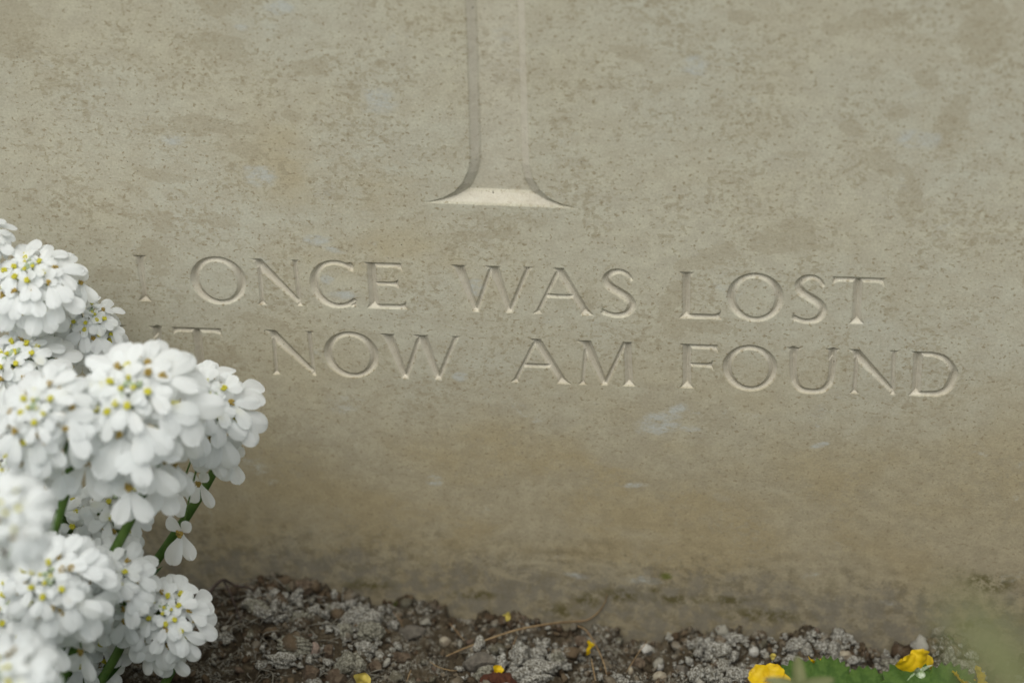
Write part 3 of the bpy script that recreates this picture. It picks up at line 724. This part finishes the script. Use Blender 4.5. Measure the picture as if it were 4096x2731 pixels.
def rz(v, a): c, s = math.cos(a), math.sin(a); v = np.asarray(v); return np.stack([v[:, 0] * c - v[:, 1] * s, v[:, 0] * s + v[:, 1] * c, v[:, 2]], -1)
def mk_mesh(name, v, f, mat):
    me = bpy.data.meshes.new(name); me.from_pydata([tuple(p) for p in v], [], f); me.update(); me.shade_smooth(); me.materials.append(mat); return me
# unit floret: outer petals point to local +Y, length 1
FLO, STM = [], []
for k in range(7):
    r = random.Random(k); P = []
    sp = r.uniform(.36, .52)
    for sg in (-1, 1):
        v, f = petal_grid(1.0 * r.uniform(.88, 1.14), .57 * r.uniform(.9, 1.14), cup=r.uniform(-.14, .02), bend=r.uniform(.02, .26), rise=.18, seed=k * 9 + sg, peak=.71)
        P.append((rz(v, -sg * sp + r.uniform(-.06, .06)) + np.array([0, .05, .02 * sg]), f))
    for sg in (-1, 1):
        v, f = petal_grid(.60 * r.uniform(.85, 1.1), .46 * r.uniform(.9, 1.1), cup=.1, bend=r.uniform(0, .3), rise=.3, seed=k * 9 + sg + 4, peak=.62)
        P.append((rz(v, math.pi + sg * .75 + r.uniform(-.1, .1)) + np.array([0, -.03, -.01 * sg]), f))
    v, f = merge(P); FLO.append(mk_mesh('petals', v, f, MAT['petal']))
for k, mt in enumerate(('anther', 'anther_old', 'anther_old')):
    P = []; r = random.Random(50 + k)
    for a in range(6):
        ang = a * math.pi / 3 + r.uniform(-.3, .3); rad = r.uniform(.05, .12)
        v, f = IC[1]; P.append((v * np.array([.045, .062, .045]) @ np.eye(3) + np.array([math.cos(ang) * rad, math.sin(ang) * rad, .20 + r.uniform(-.03, .05)]), [tuple(t) for t in f]))
        tv, tf = tube(None, [np.array([math.cos(ang) * .05, math.sin(ang) * .05, 0]), np.array([math.cos(ang) * rad, math.sin(ang) * rad, .19])], [.018, .012], None, sides=4, path=False); P.append((np.array(tv), tf))
    v, f = IC[1]; P.append((v * np.array([.08, .08, .12]) + np.array([0, 0, .10]), [tuple(t) for t in f]))
    v, f = merge(P); STM.append(mk_mesh('stamens', v, f, MAT[mt]))
v, f = lumpy(2, .05, 3); BUD = mk_mesh('bud', v, [tuple(t) for t in f], MAT['bud'])
def leaf_mesh(L, Wd, seed, mat, teeth=0, nv=14, bend=.3, cup=.25):
    r = random.Random(seed); V_, F_ = [], []; nu = 4
    for j in range(nv + 1):
        v = j / nv; w = math.sin(math.pi * (v ** .75)) ** .8 if j not in (0, nv) else .03
        if teeth: w *= 1 - .16 * ((v * teeth) % 1)
        for i in range(nu + 1):
            u = i / nu * 2 - 1; V_.append((u * w * Wd / 2, v * L, -bend * L * v * v + cup * abs(u) * w * Wd * .5))
    for j in range(nv):
        for i in range(nu): a = j * (nu + 1) + i; F_.append((a, a + 1, a + nu + 2, a + nu + 1))
    return mk_mesh('leaf', V_, F_, mat)
def place(name, me, parent, loc, zdir, ydir, s=1.0):
    o = bpy.data.objects.new(name, me); col.objects.link(o); o.parent = parent
    z = np.asarray(zdir, float); z /= np.linalg.norm(z); y = np.asarray(ydir, float); y = y - z * y.dot(z); y /= np.linalg.norm(y) + 1e-12; x = np.cross(y, z)
    m = Matrix(((x[0] * s, y[0] * s, z[0] * s, loc[0]), (x[1] * s, y[1] * s, z[1] * s, loc[1]), (x[2] * s, y[2] * s, z[2] * s, loc[2]), (0, 0, 0, 1)))
    o.matrix_basis = m; return o
LEAF = [leaf_mesh(.034, .0062, k, MAT['leaf'], bend=.15 + .1 * k) for k in range(3)]

RINGS = [(10, 3, .50), (32, 6, .72), (56, 7, 1.0), (78, 8, 1.20), (97, 7, 1.28), (116, 4, 1.2)]
def candytuft(label, px, py, yw, rpx, axis, foot, seed, rings=RINGS, leaves=4, skip=.0, grow=1.18, extra=(), bow=0.0):
    r = np.random.default_rng(seed)
    apex = on_plane(px, py, yw); dist = -(M.T @ (apex - CAM))[2]; s = rpx * dist / F / 0.0270         # 1 = head of 24.5 mm radius
    ax = np.array(axis, float); ax /= np.linalg.norm(ax)
    Rr = .0135 * s; c = apex - ax * Rr * .9
    base = np.array([foot[0], foot[1], float(ground_h(np.array([foot[0]]), np.array([foot[1]]))[0]) - .003])
    root = empty('white_candytuft', base); tag(root, label, 'flower', 'white candytuft flowers in front of the headstone')
    t1 = np.cross(ax, [0, 0, 1.0] if abs(ax[2]) < .95 else [1.0, 0, 0]); t1 /= np.linalg.norm(t1); t2 = np.cross(ax, t1)
    node = c - ax * Rr * .55
    pts = []
    k = 0
    for ri, (th, n, fs) in enumerate(rings):
        th0 = R(th); ph0 = r.random() * 6
        for a in range(n):
            if r.random() < skip * (th > 60): continue
            thj = th0 + r.normal() * .07; ph = ph0 + 2 * math.pi * a / n + r.normal() * .12
            d = ax * math.cos(thj) + (t1 * math.cos(ph) + t2 * math.sin(ph)) * math.sin(thj)
            tang = -ax * math.sin(thj) + (t1 * math.cos(ph) + t2 * math.sin(ph)) * math.cos(thj)
            if th > 100 and d.dot([0, -.3, .95]) > .25: continue
            p = c + d * Rr * (1.0 + r.normal() * .06) + np.array([0, 0, -.0012]) * (th / 90) * s
            n_ = d * .62 + ax * (.60 if th < 90 else .25) + np.array([0, -.12, .08]) + r.normal(size=3) * .10
            L = .0108 * s * fs * r.uniform(.9, 1.1) * grow
            fl = place('floret', FLO[int(r.integers(7))], root, p - base, n_, tang + np.array([0, 0, -.12]) + r.normal(size=3) * .12, L)
            sm = STM[0] if ri < 2 and r.random() < .9 else STM[int(r.integers(1, 3))] if r.random() < .65 else STM[0]
            so = bpy.data.objects.new('stamens', sm); col.objects.link(so); so.parent = fl
            ss = (1.35 if ri < 2 else 1.25 * .95 / max(fs, .6)) * (1.0 if ri < 2 else .82); so.scale = (ss, ss, ss)
            pts.append(p)
    for ex, ey, eyw, es in extra:
        p = on_plane(ex, ey, eyw); d = (p - c); d /= np.linalg.norm(d)
        fl = place('floret', FLO[int(r.integers(7))], root, p - base, np.array([.1, -.75, .35]) + r.normal(size=3) * .15, np.array([.15 * r.normal(), -.1, -1.0]), .0108 * s * es * grow)
        so = bpy.data.objects.new('stamens', STM[1]); col.objects.link(so); so.parent = fl
        pts.append(p)
    for a in range(11):
        th = abs(r.normal() * .17); ph = r.random() * 6.28
        d = ax * math.cos(th) + (t1 * math.cos(ph) + t2 * math.sin(ph)) * math.sin(th)
        place('bud', BUD, root, c + d * Rr * (1.02 + .06 * r.random()) - base, d, t1, .00105 * s * r.uniform(.7, 1.2))
    # pedicels: one branching part
    P = []
    for p in pts:
        mid = (node + p) / 2 + (p - node) * .12 - ax * .0008
        v, f = tube(None, [node + r.normal(size=3) * .0006, mid, p - (p - c) * .04], [.0004, .00034, .00032], None, sides=5); P.append((np.array(v), f))
    v, f = merge(P); link_mesh('flower_stalks', v - base, f, MAT['stem'], root)
    # stem and its leaves
    q1 = node - ax * .010 - np.array([bow, 0, .020]); q2 = base * .65 + q1 * .35 + np.array([0, 0, -.004])
    sp = [base, q2, q1, node + ax * .002]
    tube('stem', [p - base for p in sp], [.0019, .0018, .0016, .0012], MAT['stem'], root, sides=9)
    SP = smooth_path(sp, 8)
    for a in range(leaves):
        tpos = .10 + .45 * (a + r.random() * .6) / leaves; p = SP[int(tpos * (len(SP) - 1))]
        ph = a * 2.4 + r.random(); out = np.array([math.cos(ph), math.sin(ph), 0.35 + .3 * r.random()])
        if p[1] + out[1] * .036 > -.004: out[1] = -abs(out[1]) * .5
        place('leaf', LEAF[a % 3], root, p - base, np.array([-out[0] * .5, -out[1] * .5, 1.0]), out, r.uniform(.7, 1.15))
    return root
up = (0, -.45, .9)
candytuft('white flower cluster at the upper left, half cut by the left frame edge', 112, 1075, -.052, 222, (.05, -.40, .93), (-.195, -.06), 1, extra=[(330, 1130, -.04, .8)])
candytuft('white flower cluster beside the hidden word, just above the largest one', 372, 1258, -.036, 165, (.35, -.30, .84), (-.185, -.045), 2, extra=[(330, 1440, -.03, .8), (420, 1420, -.03, .8)])
candytuft('largest white flower cluster, in front of the start of the second line', 520, 1545, -.108, 300, (.02, -.62, .78), (-.176, -.13), 3, extra=[(430, 1860, -.108, 1.0), (600, 1850, -.112, 1.05), (510, 1960, -.10, 1.0), (345, 1850, -.105, 1.0), (650, 1930, -.095, .95), (700, 1850, -.09, .95), (480, 1800, -.11, 1.0), (560, 1790, -.115, 1.0), (720, 1700, -.10, 1.0), (520, 1950, -.11, 1.0), (400, 1800, -.10, 1.0), (660, 1840, -.10, .9)])
candytuft('white flower cluster under the letter T, farthest right of them all', 826, 1580, -.070, 235, (.18, -.55, .80), (-.166, -.080), 4, leaves=2, extra=[(840, 1800, -.07, 1.0), (930, 1830, -.065, 1.0), (800, 1930, -.065, .9), (728, 2130, -.075, 1.15), (720, 1960, -.06, .9)])
candytuft('white flower cluster left of the largest one, its yellow centre at mid height', 140, 1628, -.120, 240, (-.05, -.58, .81), (-.185, -.13), 5, extra=[(90, 1850, -.12, 1.0), (240, 1880, -.11, 1.0)])
candytuft('very blurred white flower cluster at the left frame edge, level with the drooping floret', -25, 2040, -.200, 215, (.0, -.6, .8), (-.200, -.205), 6, leaves=0, bow=.016)
candytuft('white flower cluster with a green heart in the lower left', 190, 2315, -.140, 250, (.0, -.68, .74), (-.170, -.16), 7, extra=[(220, 2560, -.14, 1.0), (110, 2530, -.14, 1.0), (330, 2600, -.13, 1.0)])
candytuft('small white flower cluster with clustered yellow centres between two lower ones', 440, 2300, -.112, 200, (.15, -.60, .78), (-.160, -.13), 8, extra=[(420, 2500, -.11, 1.0), (500, 2480, -.11, 1.0)])
candytuft('white flower cluster with a green heart nearest the bare soil', 660, 2440, -.105, 205, (.25, -.58, .80), (-.140, -.12), 9, leaves=2, extra=[(600, 2600, -.105, 1.0), (680, 2620, -.105, 1.0)])
candytuft('very blurred white flower cluster in the bottom left corner', -15, 2690, -.210, 230, (.0, -.6, .8), (-.195, -.215), 10, leaves=0, bow=.016)
candytuft('sparse shaded white flower cluster glimpsed between the upper and lower ones', 225, 2060, -.080, 190, (-.2, -.45, .85), (-.180, -.09), 11, rings=[(20, 4, .8), (55, 7, .9), (85, 8, 1.0), (110, 4, 1.0)], skip=.1)
candytuft('white flower cluster peeking in at the left edge above the others', -85, 905, -.045, 130, (.1, -.35, .93), (-.210, -.045), 12, leaves=2)
candytuft('shaded white flower cluster hidden below the largest one', 470, 1985, -.082, 195, (.3, -.30, .80), (-.165, -.085), 13, rings=[(30, 5, .8), (62, 7, 1.0), (92, 8, 1.05), (115, 4, 1.0)], skip=.1, leaves=4)
candytuft('shaded white flower cluster behind the left ones at mid height', 60, 1420, -.065, 230, (-.1, -.35, .90), (-.200, -.07), 14, skip=.1)

candytuft('white flower cluster at the left edge between the mid-height one and the blurred one', 40, 1890, -.105, 235, (-.05, -.5, .85), (-.200, -.11), 15, skip=.1, leaves=2)
candytuft('white flower cluster filling the gap under the green-hearted one in the lower left', 290, 2560, -.100, 220, (.0, -.5, .85), (-.175, -.11), 16, skip=.2, leaves=3)
candytuft('white flower cluster at the far left between two very blurred ones', 60, 2400, -.130, 220, (.0, -.5, .85), (-.195, -.14), 17, skip=.1, leaves=2)

# ------------------------------------------------------------------ yellow flowers with toothed leaves
YP = [petal_grid(.0105 * a, .0098 * a, cup=.22, bend=b, rise=.22, notch=.10, seed=90 + k, claw=.25, peak=.60) for k, (a, b) in enumerate(((1, .0), (1.06, .12), (.95, .05), (1.02, -.1)))]
for k, (v, f) in enumerate(YP):
    v[:, 2] += .00045 * np.sin(v[:, 0] * 2600 + k) * (v[:, 1] / .0105) ** 2 + .0003 * np.sin(v[:, 1] * 1900 + k * 2)
    v[:, 1] *= 1 + .05 * np.sin(v[:, 0] * 1700 + k * 3)
YPM = [mk_mesh('petal', v, f, MAT['yellow']) for v, f in YP]
P = []
for a in range(16):
    ang = a * 2.39; rad = .0012 + .0019 * (a / 16)
    tv, tf = tube(None, [np.array([math.cos(ang) * rad * .5, math.sin(ang) * rad * .5, 0]), np.array([math.cos(ang) * rad, math.sin(ang) * rad, .0034])], [.00016, .00012], None, sides=4, path=False); P.append((np.array(tv), tf))
    v, f = IC[1]; P.append((v * .00042 + np.array([math.cos(ang) * rad, math.sin(ang) * rad, .0036]), [tuple(t) for t in f]))
v, f = merge(P); YST = mk_mesh('stamens', v, f, MAT['orange'])
P = []
for a in range(5):
    v, f = petal_grid(.0070, .0030, cup=.3, bend=.1, rise=-.1, seed=a, claw=.7, peak=.3); P.append((rz(v, a * 2 * math.pi / 5 + .63) - np.array([0, 0, .0008]), f))
v, f = IC[2]; P.append((v * np.array([.0024, .0024, .0026]) - np.array([0, 0, .0022]), [tuple(t) for t in f]))
v, f = merge(P); CAL = mk_mesh('calyx', v, f, MAT['bud'])
def yflower(root, L0, p, zdir, ydir, s=1.0, n=5, ph=0.0, stem_to=None, drop=()):
    h = place('flower', CAL, root, p - L0, zdir, ydir, s)
    for a in range(n):
        if a in drop: continue
        o = bpy.data.objects.new('petal', YPM[a % 4]); col.objects.link(o); o.parent = h; o.rotation_euler = (R(10), 0, ph + a * 2 * math.pi / n)
    so = bpy.data.objects.new('stamens', YST); col.objects.link(so); so.parent = h
    if stem_to is not None:
        z = np.array(zdir, float); z /= np.linalg.norm(z)
        tube('stem', [stem_to - L0, (stem_to + p) / 2 - z * .006 - L0, p - z * .003 * s - L0], [.0007, .0006, .0005], MAT['stem'], root)
def toothed(L, Wd, seed, fold=.25, nt=5):
    """fan-shaped leaflet with a toothed rounded tip"""
    V_, F_ = [], []; na, nr = 60, 8; V_.append((0, 0, 0))
    for j in range(1, nr + 1):
        t = j / nr
        for i in range(na + 1):
            a = -1 + 2 * i / na; ang = a * 1.02
            rr = (1 - .20 * abs(a) ** 2.6)
            tt = abs(((a * nt + nt) % 1) - .5) * 2
            if j == nr: rr *= 1 - .085 * tt ** .8
            elif j == nr - 1: rr *= 1 - .03 * tt
            x = math.sin(ang) * rr * Wd / 2 / .85 * t; y = (math.cos(ang) * .52 + .48 - .12 * (abs(a) > .9)) * rr * L * t
            y = L * t * rr * math.cos(ang * .86)
            z = fold * abs(x) - .18 * L * t * t + .004 * L * math.sin(a * nt * math.pi * 2) * t
            V_.append((x, y, z))
    for i in range(na): F_.append((0, 1 + i, 2 + i))
    for j in range(nr - 1):
        for i in range(na):
            a = 1 + j * (na + 1) + i; F_.append((a, a + na + 1, a + na + 2, a + 1))
    return mk_mesh('leaflet', V_, F_, MAT['wleaf'])
TL = [toothed(.019, .019, k, .10 + .04 * k, 4 + k % 2) for k in range(3)]
def tri_leaf(root, L0, p, zdir, dirs, foot, s=1.0):
    """toothed leaf: its leaflets are sub-parts of a short stalk"""
    st_ = tube('leaf', [foot - L0, (foot + p) / 2 + np.array([.002, -.002, 0]) - L0, p - L0], [.0008, .0006, .0005], MAT['stem'], root)
    for k, d in enumerate(dirs):
        place('leaflet', TL[k % 3], st_, p - L0, np.array(zdir) + np.array([.1 * (k - 1), 0, 0]), d, s * (1 if k else 1.05))
U = M @ np.array([0, 1.0, 0]); TC = M @ np.array([0, 0, 1.0]); RT = M @ np.array([1.0, 0, 0])   # image-up, toward camera, image-right
def fp(px, py, y): return on_plane(px, py, y)
# plant one
r1 = fp(3330, 2900, -.075); r1[2] = -.002; y1 = empty('yellow_cinquefoil', r1); tag(y1, 'yellow-flowered plant with toothed leaves left of its twin, cut by the lower edge', 'plant', 'yellow flowering plants at the lower edge')
yflower(y1, r1, fp(3075, 2745, -.078), TC * .75 + U * .5, U + RT * .1, .78, ph=-.25, stem_to=r1)
yflower(y1, r1, fp(3275, 2685, -.060), U * .7 - TC * .2 + RT * .25, RT * .4 + U, .62, ph=.2, stem_to=r1, drop=(2, 3))
yflower(y1, r1, fp(3395, 2740, -.066), U * .9 + TC * .3, RT, .5, ph=.5, stem_to=r1)
tri_leaf(y1, r1, fp(3290, 2812, -.080), TC * .75 + U * .55, [U * 1.0 - RT * .55, U * 1.0 + RT * .25], r1, 1.14)
tri_leaf(y1, r1, fp(3470, 2840, -.082), TC * .75 + U * .55, [U * 1.0 - RT * .05, U * .6 + RT * 1.0], r1, 1.0)
# plant two
r2 = fp(3740, 2900, -.080); r2[2] = -.002; y2 = empty('yellow_cinquefoil', r2); tag(y2, 'yellow-flowered plant whose bloom shows its green calyx, right of its twin', 'plant', 'yellow flowering plants at the lower edge')
yflower(y2, r2, fp(3672, 2690, -.070), U * .35 - TC * .45 - RT * .25, U * 1.0 - RT * .1, .8, ph=.35, stem_to=r2, drop=(3,))
yflower(y2, r2, fp(3850, 2745, -.072), U * .9 + TC * .2 + RT * .5, RT, .62, ph=.1, stem_to=r2)
yflower(y2, r2, fp(3915, 2760, -.078), RT * .8 + U * .5, U, .8, ph=.0, stem_to=r2)
tri_leaf(y2, r2, fp(3735, 2862, -.088), TC * .75 + U * .55, [U * 1.0 - RT * .42, U * .9 + RT * .45], r2, 1.36)
# out-of-focus bud of the plant nearer the lens
bp = fp(3198, 2758, -.150); rb = np.array([bp[0], bp[1] - .01, -.003]); yb = empty('calyx_stalk', rb); tag(yb, 'blurred pale star-shaped calyx on a stalk in front of the left toothed leaf', 'flower stalk')
v, f = merge([(rz(petal_grid(.0115, .0042, cup=.3, bend=.1, rise=.1, seed=a, claw=.9, peak=.15)[0], a * 2 * math.pi / 5), petal_grid(.0115, .0042, seed=a, claw=.9, peak=.15)[1]) for a in range(5)])
place('calyx', mk_mesh('calyx', v, f, MAT['palegreen']), yb, bp - rb, TC * .8 + U * .5, U, 1.0)
tube('stem', [rb - rb, (bp - rb) * .5 + np.array([.003, 0, 0]), bp - rb - TC * .001], [.0009, .0008, .0007], MAT['stem'], yb)
# tall pale leaf close to the lens, lower right
tp = fp(3820, 2400, -.50); b0 = fp(4190, 2860, -.50); rg = np.array([b0[0] + .02, -.50, -.003])
pg = empty('pale_leafy_shoot', rg); tag(pg, 'strongly blurred pale green leaf close to the lens in the lower right corner', 'plant')
sgp = [rg - rg, b0 * .5 + rg * .5 - rg + np.array([.005, 0, 0]), b0 - rg]
tube('stem', sgp, [.0016, .0014, .001], MAT['stem'], pg)
d = tp - b0; Ln = np.linalg.norm(d)
lf = leaf_mesh(Ln * .95, .0075, 3, MAT['palegreen'], bend=.05)
place('leaf', lf, pg, b0 - rg, TC, d, 1.0)
place('leaf', lf, pg, b0 * .8 + rg * .2 - rg, TC + RT, -RT * .2 + U * .8 + TC * .3 + RT, .9)

# ------------------------------------------------------------------ fallen petals, moss, dried bud
v, f = petal_grid(.0062, .0050, cup=.3, bend=.1, rise=.25, seed=5, claw=.18, notch=.16); v[:, 2] += .0005 * np.sin(v[:, 0] * 2300) + .0004 * np.sin(v[:, 1] * 2000); v[:, 0] *= 1 + .12 * np.sin(v[:, 1] * 1900); PM = mk_mesh('fallen_petal', v, f, MAT['yellow'])
PM2 = mk_mesh('fallen_petal', v, f, MAT['yellow_pale'])
for px, py, zd, yd, s, me, lab in ((1985, 2700, TC + U * .3, U + RT * .3, .75, PM, 'small bright yellow petal lying above a dark red scale'),
                                  (1440, 2748, TC - RT * .3, U * 1.0 + RT * .6, 1.15, PM2, 'yellow petal cut by the lower edge beside the pale heap'),
                                  (2345, 2612, TC * .5 + RT * .9, U, .95, PM, 'narrow upright yellow petal between two straws'),
                                  (2005, 2458, TC + U * .4, RT - U * .25, .62, PM2, 'pale yellow petal stuck on the mud at the headstone'),
                                  (3085, 2632, TC, U, .45, PM2, 'pale yellow scrap above the lowest yellow flower')):
    p = on_ground(px, py) + TC * .0045
    o = place('fallen_petal', me, None, p, zd, yd, s); tag(o, lab, 'petal', 'fallen yellow petals')
v, f = lumpy(3, .16, 77); o = link_mesh('dried_scale', v * np.array([.0062, .004, .0042]), f, MAT['maroon']); o.location = tuple(on_ground(1985, 2735) + np.array([0, 0, .001])); tag(o, 'dark red dried scale under the small bright yellow petal', 'dried scale')
P = []
for k in range(90):
    a = rng.normal(size=3) * np.array([.0016, .0010, .0008]); b_ = a + np.array([rng.normal() * .0007, -abs(rng.normal()) * .0006, .0018 * rng.uniform(.6, 1.3)])
    tv, tf = tube(None, [a, b_], [.00022, .00005], None, sides=3, path=False); P.append((np.array(tv), tf))
v, f = merge(P)
o = link_mesh('moss_tuft', v, f, MAT['moss']); o.location = tuple(on_plane(1592, 2428, -.0022)); tag(o, 'tiny green moss tuft at the headstone above the thin dark straw', 'moss')
v2 = v * 1.0; o2 = bpy.data.objects.new('moss_tuft', o.data); col.objects.link(o2); o2.location = tuple(on_plane(3800, 2560, -.002)); o2.scale = (1, 1, .8); tag(o2, 'small moss tuft in the dark hollow behind the right yellow flower', 'moss')

P = []
for k in range(260):
    x = rng.normal(-.093, .022) if rng.random() < .75 else rng.uniform(-.12, .2); y = -abs(rng.uniform(.002, .075))
    z = float(ground_h(np.array([x]), np.array([y]))[0]) + .0012; a = rng.uniform(0, 6.28); L = rng.uniform(.003, .012)
    p0 = np.array([x, y, z]); d_ = np.array([math.cos(a), math.sin(a) * .7, rng.normal() * .25]) * L
    tv, tf = tube(None, [p0 - d_ / 2, p0 + rng.normal(size=3) * L * .12 + np.array([0, 0, L * .1]), p0 + d_ / 2], [.00028, .00034, .00018], None, sides=4); tv = np.array(tv); tv[:, 1] = np.minimum(tv[:, 1], -.0006); P.append((tv, tf))
v, f = merge(P); o = link_mesh('plant_litter', v, f, MAT['twig' if False else 'fibre']); tag(o, 'grey dried plant fibres littering the soil', 'plant litter', kind='stuff')
P = []
for k in range(11000):  # unseen leaves added below the view to shade the lower stone
    y = -rng.uniform(.125, .85); x = rng.uniform(-.5, .5)
    hmax = min(.17, .51 - .735 * (y + .74) - .032) if y > -.62 else .13
    p0 = np.array([x, y, max(rng.uniform(.0, 1) ** .6 * hmax - .02, .006)]); a = rng.uniform(0, 6.28); L = rng.uniform(.012, .028)
    dr = np.array([math.cos(a), math.sin(a), rng.uniform(-.1, .7)]); dr /= np.linalg.norm(dr); sd = np.cross(dr, [0, 0, 1.0]); sd /= np.linalg.norm(sd); nn = np.cross(sd, dr)
    w = L * .32
    P.append((np.array([p0, p0 + dr * L * .35 + sd * w, p0 + dr * L * .4 - nn * w * .3, p0 + dr * L * .35 - sd * w, p0 + dr * L * .75 + sd * w * .75, p0 + dr * L * .75 - sd * w * .75, p0 + dr * L - np.array([0, 0, L * .12])]),
              [(0, 1, 2), (0, 2, 3), (1, 4, 2), (2, 4, 5), (2, 5, 3), (4, 6, 5)]))
v, f = merge(P); o = link_mesh('unseen_shade_leaves', v, f, MAT['leaf']); tag(o, 'unseen low green leaves added in front of the headstone to shade its lower part', 'added shade leaves', kind='stuff')
